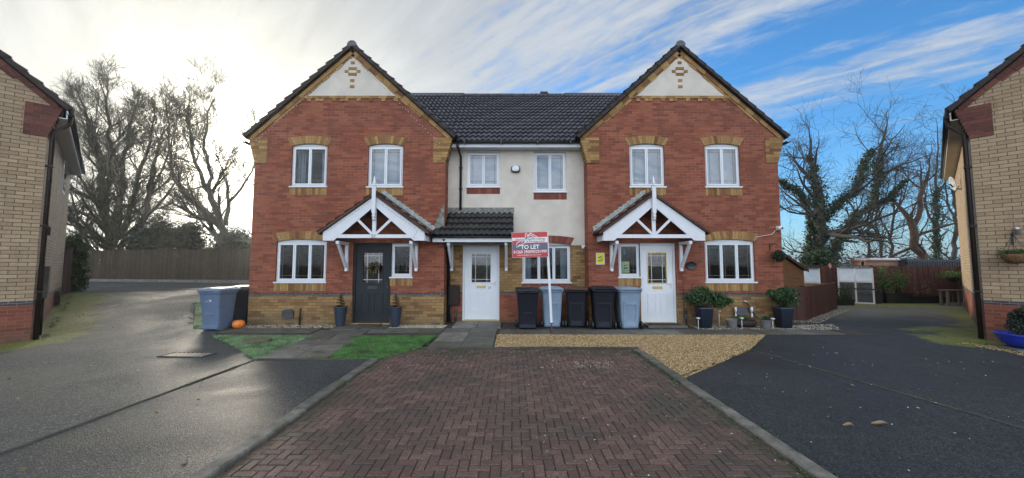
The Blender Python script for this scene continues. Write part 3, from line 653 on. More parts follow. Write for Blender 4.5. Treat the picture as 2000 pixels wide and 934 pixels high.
def gable_house(name, label, loc, rz, pal, depth, main_roof, holes, W=5.15):
    root = thing(name, label, 'house', loc, rz)
    mats, bands, spec, spec2 = pal['mats'], pal['bands'], pal['spec'], M['mortar']; c_ = W / 2
    wm = MB(); wall_front(wm, 0, W, bands, holes)
    zu = ZR - .13
    zk = 5.05; top = bands[-1][2]
    wm.poly([(0, 0, zk), (W, 0, zk), (W, 0, zu - SL * c_), (c_, 0, zu), (0, 0, zu - SL * c_)], top)
    # side and rear walls
    for xs_, fl in ((0, 1), (W, 0)):
        for z0, z1, mi in bands:
            q = [(xs_, 0, z0), (xs_, 0, z1), (xs_, depth, z1), (xs_, depth, z0)]; wm.poly(q if not fl else q[::-1], mi)
        if main_roof:
            q = [(xs_, .35, zk), (xs_, 3.77, 7.85), (xs_, depth, zk - .1)]; wm.poly(q if not fl else q[::-1], top)
    wm.poly([(0, depth, 0), (0, depth, zk), (c_, depth, zu if not main_roof else zk), (W, depth, zk), (W, depth, 0)], top)
    wm.build('wall', mats, root)
    dt = MB()   # decorative brickwork
    def trim(nm, fn):
        q = MB(); fn(q); return q.build(nm, [M[spec], M['mortar']], root)
    trim('eaves_corbel', lambda q: kneeler(q, 0, -1, 0, 0, 1)); trim('eaves_corbel', lambda q: kneeler(q, W, 1, 0, 0, 1)); trim('verge_trim', lambda q: rake(q, W, 0, 0, 1))
    if pal.get('panel', True):
        hw = 1.20; pz = 6.20; 
        x = c_ - 1.52
        while x < c_ + 1.5: dt.box(x + .003, min(x + .225, c_ + 1.52) - .003, -.022, .03, pz - .078, pz - .006, 0); x += .225
        k = 0; x = c_ - 1.55
        while x < c_ + 1.5:
            if k % 3 == 0 or k in (5, 11): dt.box(x, x + .105, -.020, .03, pz - .155, pz - .082, 0)
            x += .1125; k += 1
    for h in holes:
        if len(h) > 4 and h[4] == 'arch': trim('window_arch', lambda q: arch_bricks(q, h[0] - .01, h[1] + .01, h[3] - .055, .062, .215, 0, 0, 1))
        if len(h) > 5: trim('brick_sill', lambda q: soldiers(q, h[0] - .02, h[1] + .02, h[2] - h[5] - .037, h[2] - .037, 0, 0, 1))
    if dt.v: dt.build('string_course', [M[spec], M['mortar']], root)
    if pal.get('panel', True):
        pm = MB(); pm.prism([(c_ - hw, pz), (c_ + hw, pz), (c_, pz + hw * .925)], -.010, .02); gp = pm.build('gable_panel', M['render'], root)
        dm = MB()
        for dx, dz, w in ((0, .97, .10), (0, .78, .23), (-.17, .69, .10), (.17, .69, .10), (0, .60, .23), (0, .41, .11), (0, .22, .11)):
            pass
        for dx, dz, w in ((0, .93, .105), (0, .765, .225), (-.165, .685, .10), (.165, .685, .10), (0, .605, .225), (0, .43, .115), (0, .255, .115)):
            dm.box(c_ + dx - w / 2, c_ + dx + w / 2, -.026, 0, pz + dz - .036, pz + dz + .036)
        dm.build('brick_motif', M[spec], gp)
    rf = MB(); yo = -.10; back = depth + .1 if not main_roof else 3.45
    cl = math.hypot(1, SL); ov = .26
    Lr = (c_ + ov) * cl
    tm = pal['tile']
    for s in (-1, 1):
        O = Vector((c_ + s * (c_ + ov), yo if s == -1 else yo, ZR - SL * (c_ + ov) - .05)); V = Vector((-s, 0, SL)).normalized()
        if s == -1: O = Vector((O.x, back, O.z)); U = Vector((0, -1, 0))
        else: U = Vector((0, 1, 0))
        Lb = back - yo; tiled(rf, O, U, V, Lr, lambda v: 0, lambda v, Lb=Lb: Lb, seg=4)
        # solid underlay + verge
        nr_ = Vector((s * SL, 0, 1)).normalized(); p0 = Vector((c_ + s * (c_ + ov), yo + .03, ZR - SL * (c_ + ov) - .055))
        rf.obox(p0 - nr_ * .045, V * Lr, Vector((0, back - yo - .03, 0)), nr_ * .04, 1)
        n = round(Lr / .30); ll = Lr / n
        for k in range(n):   # stepped verge caps
            q = p0 + V * (k * ll); q.y = yo - .015; e1 = q + V * (ll + .02)
            pl = [q - nr_ * .035, e1 - nr_ * .035, e1 + nr_ * .036, q + nr_ * .062]; pl = [(w_.x, w_.z) for w_ in pl]
            rf.prism(pl if s < 0 else pl[::-1], yo - .015, yo + .10, 1)
    y = yo - .02
    while y < back:    # ridge tiles
        e = min(y + .45, back); r0 = .125; z0 = ZR - .075
        rf.loft([[(c_ + (r0 + dr) * math.cos(a), yy, z0 + (r0 + dr) * math.sin(a)) for a in [math.pi * (i / 8) for i in range(9)]] + [(c_ - r0 * .8, yy, z0 - .02), (c_ + r0 * .8, yy, z0 - .02)] for yy, dr in ((y, .012), (y + .05, .0), (e, 0))], 0); y = e
    if main_roof:
        mx0, mx1 = main_roof; zg, yg = 4.97, .20; ms = .83; Lm = 3.57 * math.hypot(1, ms)
        a0 = round((mx0 + loc[0]) / .15) * .15 - loc[0]; 
        tiled(rf, (a0, yg, zg), (1, 0, 0), (0, 1, ms), Lm, lambda v: 0, lambda v: mx1 - a0)
        rf.poly([(a0, 7.55, 4.9), (a0, yg + 3.6, zg + ms * 3.6), (mx1, yg + 3.6, zg + ms * 3.6), (mx1, 7.55, 4.9)], 1)
        rf.tube([(a0, yg + 3.57, zg + ms * 3.57 - .02), (mx1, yg + 3.57, zg + ms * 3.57 - .02)], .12, 10, 0)
    rf.build('roof', [M[tm], M['brownpl']], root)
    return root
PAL_MAIN = dict(mats=[M['buff'], M['bluebk'], M['red']], bands=[(0, .775, 0), (.775, .85, 1), (.85, 5.05, 2)], spec='vbuff', tile='tile')
M['vredn'] = m_rnd('dark_red_brick_specials', [(0, (.09, .030, .022)), (.6, (.14, .046, .032)), (1, (.18, .066, .045))], .85, 30, .5)
PAL_N = dict(mats=[M['redn'], M['bluebk'], M['cream']], bands=[(-.1, .76, 0), (.76, .84, 1), (.84, 5.05, 2)], spec='vredn', tile='tileb', panel=False)
UW = .975
# the two gabled houses
LX, RX, HY = -6.95, 2.03, 10.1
hl_ = [(.99, 1.95, 3.70, 4.86, 'arch', .20), (3.06, 4.00, 3.69, 4.86, 'arch', .20), (.68, 2.02, 1.14, 2.26, 'arch', .20), (2.73, 3.74, .03, 2.17), (3.74, 4.30, 1.27, 2.16, '', .20)]
hr_ = [(1.15, 2.09, 3.69, 4.86, 'arch', .20), (3.19, 4.13, 3.69, 4.86, 'arch', .20), (3.10, 4.42, 1.14, 2.26, 'arch', .20), (1.37, 2.32, .03, 2.17), (.80, 1.37, 1.27, 2.16, '', .20)]
LH = gable_house('terraced_house', 'red brick gabled end house on the left with dark slate coloured front door', (LX, HY, 0), 0, PAL_MAIN, 7.4, (-.12, 5.15), hl_)
RH = gable_house('terraced_house', 'red brick gabled end house on the right with white front door and small side window', (RX, HY, 0), 0, PAL_MAIN, 7.4, (-.08, 5.27), hr_)
for H, hs in ((LH, hl_), (RH, hr_)):
    window(H, hs[0][0], hs[0][1], hs[0][2], hs[0][3] - .055, 2, arch=.055, curtain='drape' if H is LH else True)
    window(H, hs[1][0], hs[1][1], hs[1][2], hs[1][3] - .055, 2, arch=.055, curtain=True)
    window(H, hs[2][0], hs[2][1], hs[2][2], hs[2][3] - .06, 3, arch=.06, curtain=False)
    window(H, hs[4][0], hs[4][1], hs[4][2], hs[4][3], 1, lead='all', curtain=False)
def door(root, x0, x1, z0, z1, mat, fmat, glass_bars='leadw', knob=1, y=0, border=None, num=None):
    f = .055; yb = y + .06; fr = MB()
    fr.box(x0, x0 + f, yb, yb + .08, z0, z1); fr.box(x1 - f, x1, yb, yb + .08, z0, z1); fr.box(x0 + f, x1 - f, yb, yb + .08, z1 - f, z1)
    d = MB(); a, b, c_, e = x0 + f + .004, x1 - f - .004, z0 + .03, z1 - f - .004; w = b - a; yd = yb + .025; h = e - c_
    gx0, gx1, gz0, gz1 = a + w * .21, b - w * .21, c_ + h * .51, c_ + h * .90
    for q in ((a, gx0, c_, e), (gx1, b, c_, e), (gx0, gx1, c_, gz0), (gx0, gx1, gz1, e)): d.box(q[0], q[1], yd, yd + .045, q[2], q[3])
    def ring(mb, p0, p1, q0, q1, t, yy, dd):
        mb.box(p0, p0 + t, yy, yy + dd, q0, q1); mb.box(p1 - t, p1, yy, yy + dd, q0, q1); mb.box(p0 + t, p1 - t, yy, yy + dd, q0, q0 + t); mb.box(p0 + t, p1 - t, yy, yy + dd, q1 - t, q1)
    for px0, px1 in ((a + w * .17, a + w * .44), (b - w * .44, b - w * .17)):
        ring(d, px0, px1, c_ + h * .10, c_ + h * .37, .014, yd - .010, .012); d.box(px0 + .035, px1 - .035, yd - .007, yd + .002, c_ + h * .10 + .035, c_ + h * .37 - .035)
    D = d.build('door', mat, root)
    fr.build('door_frame', fmat, D)
    bd = MB(); ring(bd, gx0 - .022, gx1 + .022, gz0 - .022, gz1 + .022, .022, yd - .014, .02); bd.build('glazing_trim', border or mat, D)
    g = MB(); g.poly([(gx0, yd + .02, gz0), (gx1, yd + .02, gz0), (gx1, yd + .02, gz1), (gx0, yd + .02, gz1)]); g.build('door_pane', M['glass'], D)
    l = MB(); gw, gh, t = gx1 - gx0, gz1 - gz0, .013
    for fx in (.2, .8): l.box(gx0 + gw * fx - t / 2, gx0 + gw * fx + t / 2, yd + .008, yd + .014, gz0, gz1)
    for fz in (.1, .9): l.box(gx0, gx1, yd + .004, yd + .0075, gz0 + gh * fz - t / 2, gz0 + gh * fz + t / 2)
    l.build('glazing_bars', M[glass_bars], D)
    lb = MB(); xm = (a + b) / 2; lb.box(xm - .13, xm + .13, yd - .012, yd, c_ + h * .43, c_ + h * .465); lb.box(xm - .11, xm + .11, yd - .018, yd - .010, c_ + h * .437, c_ + h * .458); lb.build('letterbox', M['gold'] if border else M['dkgrey'], D)
    hd = MB(); hx = b - .06 if knob > 0 else a + .06; hd.box(hx - .018, hx + .018, yd - .010, yd, c_ + h * .44, c_ + h * .52); hd.tube([(hx, yd - .01, c_ + h * .495), (hx, yd - .045, c_ + h * .495), (hx - knob * .10, yd - .045, c_ + h * .495)], .009, 6); hd.build('door_handle', M['dkgrey'] if border is None else M['leadw'], D)
    th = MB(); th.box(x0, x1, y - .03, yb + .06, z0 - .03, z0 + .022); th.build('threshold', M['gold'], D)
    return D, (gx0, gx1, gz0, gz1, yd, a, b, c_, h)
DL, dl = door(LH, 2.73, 3.74, .04, 2.17, M['doornavy'], M['doornavy'])
DR, dr = door(RH, 1.37, 2.32, .04, 2.17, M['white'], M['white'], border=M['gold'])
# middle house
MX, MY = -1.80, 10.6
MH = thing('terraced_house', 'cream rendered middle house with a white front door and lean-to tiled canopy', 'house', (MX, MY, 0)); W = 3.83
hm = [(.53, 1.45, 3.79, 4.78), (2.42, 3.33, 3.65, 4.78), (.42, 1.45, .03, 2.15), (2.09, 3.43, 1.11, 2.20)]
wm = MB(); wall_front(wm, 0, W, [(0, .775, 0), (.775, .85, 1), (.85, 2.135, 2)], [(h[0], h[1], h[2], min(h[3], 2.135)) for h in hm[2:]], 0)
wm.poly([(W, 6.9, 0), (0, 6.9, 0), (0, 6.9, 4.9), (W, 6.9, 4.9)], 2)
wm.build('wall', [M['red'], M['bluebk'], M['buff']], MH); wm = MB()
wall_front(wm, 0, W, [(2.135, 4.95, 3)], [hm[0], hm[1], (.42, 1.45, 2.135, 2.15), (2.09, 3.43, 2.135, 2.20)], -.015)
wm.poly([(0, -.015, 2.135), (0, 0, 2.135), (W, 0, 2.135), (W, -.015, 2.135)], 3)
wm.build('render_coat', [M['red'], M['bluebk'], M['buff'], M['render']], MH)
window(MH, *hm[0], 2, y=-.015); window(MH, *hm[1], 2, y=-.015); window(MH, hm[3][0], hm[3][1], hm[3][2], 2.14, 3, arch=.055, curtain='drape')
for nm, fn in (('brick_sill', lambda q: soldiers(q, hm[0][0] - .01, hm[0][1] + .01, hm[0][2] - .21, hm[0][2] - .037, -.015)), ('brick_sill', lambda q: soldiers(q, hm[1][0] - .01, hm[1][1] + .01, hm[1][2] - .23, hm[1][2] - .037, -.015)),
               ('window_arch', lambda q: arch_bricks(q, 2.08, 3.44, 2.145, .062, .20, -.015)), ('brick_sill', lambda q: soldiers(q, 2.07, 3.45, .86, 1.07, 0))):
    dt = MB(); fn(dt); dt.build(nm, [M['vred'], M['mortar']], MH)
DM, dm_ = door(MH, .42, 1.45, .04, 2.15, M['white'], M['white'], border=M['white'])
rf = MB(); zg, yg, ms = 4.97, -.30, .83; Lm = 3.57 * math.hypot(1, ms)
a0 = round((MX) / .15) * .15 - MX
tiled(rf, (a0, yg, zg), (1, 0, 0), (0, 1, ms), Lm, lambda v: 0, lambda v: 3.75)
rf.poly([(0, 7.05, 4.9), (0, yg + 3.6, zg + ms * 3.6), (W, yg + 3.6, zg + ms * 3.6), (W, 7.05, 4.9)], 1)
RFM = None
x = 0
while x < W:
    e = min(x + .45, W); zr = zg + ms * 3.57 - .05; yr = yg + 3.57
    rf.loft([[(xx, yr - (r0) * math.cos(a), zr + r0 * math.sin(a)) for a in [math.pi * i / 8 for i in range(9)]] for xx, r0 in ((x, .135), (x + .05, .122), (e, .122))], 0, cap=(True, True)); x = e
RFM = rf.build('roof', [M['tile'], M['brownpl']], MH)
mb = MB(); mb.box(2.86, 3.14, yg + 3.5, yg + 3.75, zg + ms * 3.5 + .02, zg + ms * 3.57 + .13); mb.build('ridge_vent', M['tileb'], RFM)
mb = MB(); mb.box(0.0, W, yg - .005, yg + .02, 4.83, 4.97, 0); mb.box(0, W, yg + .02, -.016, 4.83, 4.845, 0); mb.build('fascia_board', M['whitewood'], MH)
def gutter(mb, p, q, r=.055):
    p, q = Vector(p), Vector(q); d = (q - p).normalized(); s = d.cross(Vector((0, 0, 1)))
    ring = [(math.cos(a), math.sin(a)) for a in [math.pi + math.pi * i / 8 for i in range(9)]]
    pts = [(c0 * r, s0 * r) for c0, s0 in ring] + [(c0 * (r - .008), s0 * (r - .008)) for c0, s0 in ring[::-1]]
    mb.loft([[tuple(P + s * a + Vector((0, 0, b))) for a, b in pts] for P in (p, q)])
mb = MB(); gutter(mb, (.02, yg - .065, 4.975), (W - .02, yg - .065, 4.975))
for xx in (.5, 1.5, 2.5, 3.4): mb.box(xx - .02, xx + .02, yg - .13, yg, 4.91, 4.985)
GM = mb.build('gutter', M['black'], MH)
mb = MB(); mb.tube([(.30, yg - .06, 4.93), (.30, yg - .06, 4.85), (.36, -.08, 4.62), (.36, -.08, 3.12)], .034, 10)
for z in (4.3, 3.7): mb.box(.31, .41, -.10, -.016, z, z + .03)
mb.build('downpipe', M['black'], MH)
mb = MB(); mb.tube([(.02, -.72, 2.26), (.04, -.62, 2.1), (.055, -.10, 1.95), (.055, -.07, .05)], .040, 10); mb.box(.0, .11, -.115, .0, 1.5, 1.53); mb.box(.0, .11, -.115, .0, .7, .73)
mb.build('downpipe', M['black'], MH)
# lean-to canopy of the middle house
cp = MB(); cx0, cx1 = -.30, 1.84; yf = -.72; cs = (3.02 - 2.35) / .68
tiled(cp, (cx0, yf, 2.33), (1, 0, 0), (0, 1, cs), .70 * math.hypot(1, cs), lambda v: (0 if v < .30 else .17 if v < .5 else .3), lambda v: cx1 - cx0, m=0, course=.22, lip=.05)
cp.obox((cx0 + .30, yf, 2.29), (cx1 - cx0 - .30, 0, 0), Vector((0, .7, .7 * cs)), (0, 0, .03), 1)
cp.obox((cx0, yf, 2.29), (.30, 0, 0), Vector((0, .20, .20 * cs)), (0, 0, .03), 1)
CP = cp.build('canopy', [M['tilec'], M['brownpl']], MH)
mb = MB(); mb.box(cx0 + .03, cx1, yf - .005, yf + .025, 2.18, 2.30); mb.box(cx1 - .03, cx1, yf + .025, -.016, 2.18, 2.29);
mb.obox((cx1 - .03, yf + .03, 2.29), (.03, 0, 0), (0, .67, .67 * cs), (0, 0, .035)); mb.build('fascia_board', M['whitewood'], CP)
mb = MB(); mb.box(cx0 + .3, cx1 - .03, yf + .03, -.02, 2.185, 2.20); mb.build('soffit_board', M['brownpl'], CP)
mb = MB(); gutter(mb, (cx0 + .02, yf - .05, 2.325), (cx1, yf - .05, 2.325), .045); mb.build('gutter', M['black'], CP)
mb = MB(); mb.box(-.0, cx1 + .02, -.03, -.016, 3.06, 3.19)
for k in range(6):
    z = 2.56 + k * .10; mb.box(-.26 + k * .04, -.012 if k < 5 else -.012, -.520 - .002 * k, -.501, z, z + .13)
mb.build('lead_flashing', m_plain('weathered_flashing', (.19, .20, .175), .8, var=.5, scale=12, bmp=.4), CP)
def bracket(x, y0, yproj, z1, z0, parent, nm='bracket'):
    mb = MB(); w = .075
    mb.box(x - w / 2, x + w / 2, y0 - .075, y0 - .001, z0, z1)
    mb.obox((x - w / 2, y0 - yproj, z1 - .075), (w, 0, 0), (0, yproj - .075, 0), (0, 0, .075))
    p = Vector((x, y0 - yproj + .06, z1 - .07)); q = Vector((x, y0 - .08, z0 + .12)); mb.beam(p, q, .06, .07, 0, (0, 1, 0)); return mb.build(nm, M['whitewood'], parent)
bracket(.13, 0, .66, 2.175, 1.42, CP); bracket(1.64, 0, .66, 2.175, 1.42, CP)
# gabled timber porches
def porch(root, xc, flash, number=None):
    hw, z0, pr = 1.27, 2.19, .65; s = .72; za = 3.315   # apex of bargeboard top
    tb = MB(); yf = -pr
    for sg in (-1, 1):
        e = Vector((xc + sg * hw, yf, za - s * hw)); d = Vector((-sg, 0, s)).normalized(); L = hw / abs(d.x)
        pts = [(xc + sg * hw, z0), (xc + sg * hw, za - s * hw), (xc, za), (xc, za - .255), (xc + sg * (hw - .27), z0)]
        if sg < 0: pts = pts[::-1]
        tb.prism(pts, yf, yf + .035)
        tb.box(xc + sg * hw - .015, xc + sg * hw + .015, yf + .036, -.001, z0, z0 + .14)
        tb.beam((xc + sg * .05, yf + .02, 2.36), (xc + sg * .50, yf + .02, 2.80), .03, .062, 0, (0, 0, 1))
    tb.box(xc - .93, xc + .93, yf + .002, yf + .05, 2.255, 2.345)
    tb.box(xc - .045, xc + .045, yf + .006, yf + .045, 2.345, 3.15)
    PO = tb.build('porch', M['whitewood'], root)
    fn = MB(); w = .048; fn.box(xc - w, xc + w, yf - .075, yf - .002, 2.90, 3.56)
    fn.lathe([(.03, -.20), (.045, -.17), (.02, -.15), (.045, -.12), (.05, -.09), (.03, -.07), (.05, -.03), (.045, 0)], (xc, yf - .04, 2.90), 10)
    fn.lathe([(.05, 0), (.055, .02), (.035, .035), (.05, .07), (.055, .09), (.03, .115), (.035, .14), (.0, .27)], (xc, yf - .04, 3.56), 10)
    fn.build('finial', M['whitewood'], PO)
    for sg in (-1, 1): bracket(xc + sg * .92, 0, .62, z0 - .005, 1.42, PO)
    rf = MB(); cl = math.hypot(1, s); ov = .10; Lr = (hw + ov) * cl
    for sg in (-1, 1):
        V = Vector((-sg, 0, s)).normalized(); b_ = Vector((xc + sg * (hw + ov), 0, za + .03 - s * (hw + ov)))
        O = Vector((b_.x, 0, b_.z)) if sg < 0 else Vector((b_.x, yf - .05, b_.z)); U = Vector((0, -1, 0)) if sg < 0 else Vector((0, 1, 0)); LL = pr + .05
        tiled(rf, O, U, V, Lr, lambda v: 0, lambda v: LL, course=.27, lip=.036)
        nr_ = Vector((sg * s, 0, 1)).normalized()
        rf.obox(Vector((b_.x, yf - .03, b_.z)) - nr_ * .02, V * Lr, Vector((0, pr + .028, 0)), nr_ * .018, 1)
        n = round(Lr / .27); ll = Lr / n
        for k in range(n): rf.obox(Vector((b_.x, yf - .055, b_.z)) + V * (k * ll) - nr_ * .012, V * (ll + .01), Vector((0, .05, 0)), nr_ * .055, 0)
    rf.tube([(xc, yf - .06, za + .075), (xc, -.001, za + .075)], .075, 10, 0)
    rf.build('porch_roof', [M['tileb'], M['brownpl']], PO)
    fl = MB(); n = 12
    for sg in ((1,) if flash > 0 else (-1,)):
        for k in range(n):
            t = (k + .2) / n; x = xc + sg * (hw + .12) * (1 - t); z = za + .12 - s * (hw + .12) * (1 - t) + .03
            pts = [(x, z), (x - sg * .115, z + .08), (x - sg * .115, z + .19), (x + sg * .04, z + .13)]
            if sg > 0: pts = pts[::-1]
            fl.prism(pts, -.03 - .001 * (k % 2), -.001)
        a = Vector((xc + sg * (hw + .12), -.13, za + .085 - s * (hw + .12))); V = Vector((-sg, 0, s)).normalized(); nr_ = Vector((sg * s, 0, 1)).normalized()
        fl.obox(a + Vector((0, .10, 0)) + nr_ * .002, V * (hw + .1) * cl, Vector((0, .028, 0)), nr_ * .02)
    fl.build('lead_flashing', M['lead'], PO)
    return PO
PL = porch(LH, 3.50, 1); PR = porch(RH, 1.52, -1)
text('21', .13, M['lead'], PL, (3.50, -.668, 2.30), name='house_number', ext=.004)
text('23', .085, M['black'], DM, (1.17, .083, .95), name='house_number', ext=.003)
# gutters, pipes and boxes that belong to the gabled houses
for H, xs_ in ((LH, -.30), (RH, 5.45)):
    mb = MB(); gutter(mb, (xs_, -.05, 4.93), (xs_, 3.3, 4.93)); mb.build('gutter', M['black'], H)
mb = MB(); mb.box(.93, 1.22, -.05, -.001, .19, .39); mb.box(.95, 1.20, -.065, -.05, .33, .37); mb.prism([(.94, .38), (1.21, .38), (1.16, .42), (.99, .42)], -.04, -.001); mb.build('utility_box', M['dkgrey'], LH)
mb = MB(); mb.tube([(1.40, -.05, 0), (1.40, -.05, .40), (1.40, -.002, .43)], .022, 8); mb.build('waste_pipe', M['black'], LH)
mb = MB(); mb.box(.02, .36, -.10, -.002, .48, 1.03); mb.box(.04, .34, -.115, -.10, .50, 1.01); mb.build('meter_box', M['brownpl'], MH)
mb = MB(); mb.tube([(.12, -.05, .48), (.12, -.05, .0)], .02, 8); mb.tube([(.25, -.04, .30), (.25, -.04, .05)], .028, 8); mb.build('service_pipe', M['dkgrey'], MH)
mb = MB(); mb.box(1.90, 2.04, -.03, -.014, 2.25, 2.37); mb.build('air_vent', M['brownpl'], MH)
# ------------------------------------------------------------------ neighbours
LN = gable_house('neighbour_house', 'buff brick house at the left edge with tall dark downpipe', (-10.02 - 5.15 * math.cos(R(47)), 8.02 - 5.15 * math.sin(R(47)), 0), R(47), PAL_N, 7.9, None, [])
RNr = gable_house('neighbour_house', 'buff brick house at the right edge with hanging basket and lantern', (9.99, 8.12, 0), R(-48), PAL_N, 9.0, None, [])
def side_bits(H, xe, s, depth, box=True):
    mb = MB(); gutter(mb, (xe + s * .30, -.08, 4.93), (xe + s * .30, depth + .05, 4.93)); mb.build('gutter', M['black'], H)
    mb = MB(); mb.box(min(xe + s * .24, xe + s * .26), max(xe + s * .24, xe + s * .26), -.02, depth + .05, 4.80, 4.98); mb.box(min(xe, xe + s * .24), max(xe, xe + s * .24), .0, depth, 4.80, 4.815); mb.build('fascia_board', M['render'] if box else M['whitewood'], H)
    mb = MB(); mb.tube([(xe + s * .30, .10, 4.90), (xe + s * .29, .08, 4.70), (xe + s * .07, .06, 4.45), (xe + s * .07, .06, .02)], .040, 10)
    for z in (1.0, 2.4, 3.7): mb.box(min(xe, xe + s * .12), max(xe, xe + s * .12), .0, .11, z, z + .035)
    mb.build('downpipe', M['brownpl'], H)
side_bits(LN, 5.15, 1, 7.9, False); side_bits(RNr, 0, -1, 9.0, True)
mb = MB(); mb.box(5.15, 5.17, 4.7, 5.5, 3.75, 4.75); wq = mb.build('side_window', M['white'], LN); mb = MB(); mb.box(5.171, 5.18, 4.78, 5.42, 3.83, 4.67); mb.build('window_pane', m_plain('dark_pane', (.03, .035, .04), .05), wq)
mb = MB(); mb.box(5.16, 5.30, .55, .95, .85, 1.55); mb.build('meter_box', M['kerbm'], LN); mb = MB(); mb.tube([(5.22, .75, .85), (5.22, .75, 0)], .035, 8); mb.build('service_pipe', M['brownpl'], LN)
mb = MB(); mb.box(5.16, 5.26, 5.2, 5.75, .42, .80); mb.build('utility_box', M['brownpl'], LN)
mb = MB(); mb.box(5.16, 5.20, 1.6, 1.75, 2.3, 2.5); mb.build('air_vent', M['brownpl'], LN)
# ------------------------------------------------------------------ foliage and trees
def leaf_quads(mb, pts, size, mi=0, up=.0, asp=.6):
    n = len(pts); a = rng.normal(0, 1, (n, 3)); a /= np.linalg.norm(a, axis=1)[:, None]; b = rng.normal(0, 1, (n, 3)); b -= a * (a * b).sum(1)[:, None]; b /= np.linalg.norm(b, axis=1)[:, None]
    s = size * rng.uniform(.6, 1.3, n)[:, None]; pts = np.asarray(pts)
    P = np.stack([pts - a * s, pts - b * s * asp, pts + a * s, pts + b * s * asp], 1); mb.quads(P, mi, list(rng.random(n)))
def clump(mb, c, rad, n, size, mi=0, shell=.35, lumps=9):
    """leaves gathered round lumps on an ellipsoid, so the outline is uneven"""
    c = np.array(c, float); rad = np.array(rad, float)
    for k in range(lumps):
        d = rng.normal(0, 1, 3); d /= np.linalg.norm(d); cc = c + d * rad * rng.uniform(.25, .8)
        m = n // lumps; q = rng.normal(0, 1, (m, 3)); q /= np.linalg.norm(q, axis=1)[:, None]; q *= (rng.uniform(0, 1, m) ** shell)[:, None] * rad * rng.uniform(.35, .6)
        leaf_quads(mb, cc + q, size, mi)
def grow(mb, p, d, r, L, lvl, maxl, P):
    n = max(2, 5 - lvl); pts = [p.copy()]; rad = [r]; q = p.copy(); dd = d.copy(); tw = P['wob'] * (1 + .35 * lvl)
    for i in range(n):
        dd = (dd + Vector((random.gauss(0, tw), random.gauss(0, tw), random.gauss(0, tw) + P['up']))).normalized(); q = q + dd * (L / n)
        pts.append(q.copy()); rad.append(max(P['rmin'], r * (1 - .75 * (i + 1) / n)))
    mb.tube(pts, rad, 5 if lvl < 1 else 3, cap=False, m=0)
    if lvl < maxl:
        k = P['kids'][min(lvl, len(P['kids']) - 1)]
        for j in range(k):
            t = random.uniform(.15, 1); i = min(n - 1, int(t * n)); f = t * n - i; b = pts[i].lerp(pts[i + 1], f); ax = (pts[i + 1] - pts[i]).normalized()
            rv = Vector((random.gauss(0, 1), random.gauss(0, 1), random.gauss(0, 1))); rv = (rv - ax * rv.dot(ax)).normalized(); an = random.uniform(*P['ang'])
            nd = (ax * math.cos(an) + rv * math.sin(an)).normalized()
            grow(mb, b, nd, max(P['rmin'], rad[i] * .62), L * random.uniform(*P['rat']), lvl + 1, maxl, P)
TP = dict(wob=.09, up=.06, rmin=.0055, kids=[6, 5, 4, 3], ang=(.3, .8), rat=(.5, .8))
def limb_tree(name, label, cat, Y, limbs, mat, seed, group=None, first=1.9, every=.55, maxl=3, P=None, ivy=None, spread=.9, zbase=None):
    """limbs: polylines of photograph-derived points (px, py, radius, depth offset) turned into metres at depth Y"""
    random.seed(seed); P = dict(TP, **(P or {})); base = PT(limbs[0][0][0], limbs[0][0][1], Y + limbs[0][0][3])
    root = thing(name, label, cat, (base.x, base.y, 0), 0, group); off = Vector((base.x, base.y, 0)); tr = MB(); cr = MB(); ivp = []
    for li, lb in enumerate(limbs):
        pts = [PT(a, b, Y + dy) - off for a, b, r, dy in lb]; rr = [q[2] for q in lb]
        fine_, fr = [], []
        for i in range(len(pts) - 1):
            n = max(1, int((pts[i + 1] - pts[i]).length / .5))
            for k in range(n):
                t = k / n; j = .35 * rr[i] if 0 < k else 0; fine_.append(pts[i].lerp(pts[i + 1], t) + Vector((random.gauss(0, j), random.gauss(0, j * 2), 0))); fr.append(rr[i] + (rr[i + 1] - rr[i]) * t)
        fine_.append(pts[-1]); fr.append(rr[-1])
        if li == 0 or lb[0][1] > 470: fine_.insert(0, Vector((fine_[0].x, fine_[0].y, -.1 if zbase is None else zbase))); fr.insert(0, fr[0] * 1.25)
        tr.tube(fine_, fr, 8, cap=False); Ls = 0; nxt = first
        for i in range(1, len(fine_)):
            Ls += (fine_[i] - fine_[i - 1]).length; ax = (fine_[i] - fine_[i - 1]).normalized()
            if ivy:
                z = fine_[i].z
                if z < ivy[0] and (len(ivy) < 4 or li in ivy[3]):
                    m = int(ivy[1]); q = rng.normal(0, 1, (m, 3)) * ((fr[i] + ivy[2]) * rng.uniform(.45, .8)); ivp.append(np.array(fine_[i]) + q + np.array(ax) * rng.uniform(-.25, .25, (m, 1)))
            while Ls > nxt:
                nxt += every * random.uniform(.6, 1.4); rv = Vector((random.gauss(0, 1), random.gauss(0, 1), random.gauss(0, .4))); rv = (rv - ax * rv.dot(ax)).normalized(); an = random.uniform(.5, 1.15)
                grow(cr, fine_[i], (ax * math.cos(an) + rv * math.sin(an)).normalized(), max(P['rmin'], fr[i] * .5), spread * random.uniform(.7, 1.5) * (1.0 + .6 * fr[i] / .2), 0, maxl, P)
        grow(cr, fine_[-1], (fine_[-1] - fine_[-2]).normalized(), fr[-1], spread * .9, 0, maxl, P)
    tr.build('trunk', mat, root); cr.build('crown', mat, root)
    if ivp:
        iv = MB(); leaf_quads(iv, np.concatenate(ivp), .075, 0); iv.build('ivy', M['ivy'], root)
    return root
GL = 'bare trees behind the left fence'
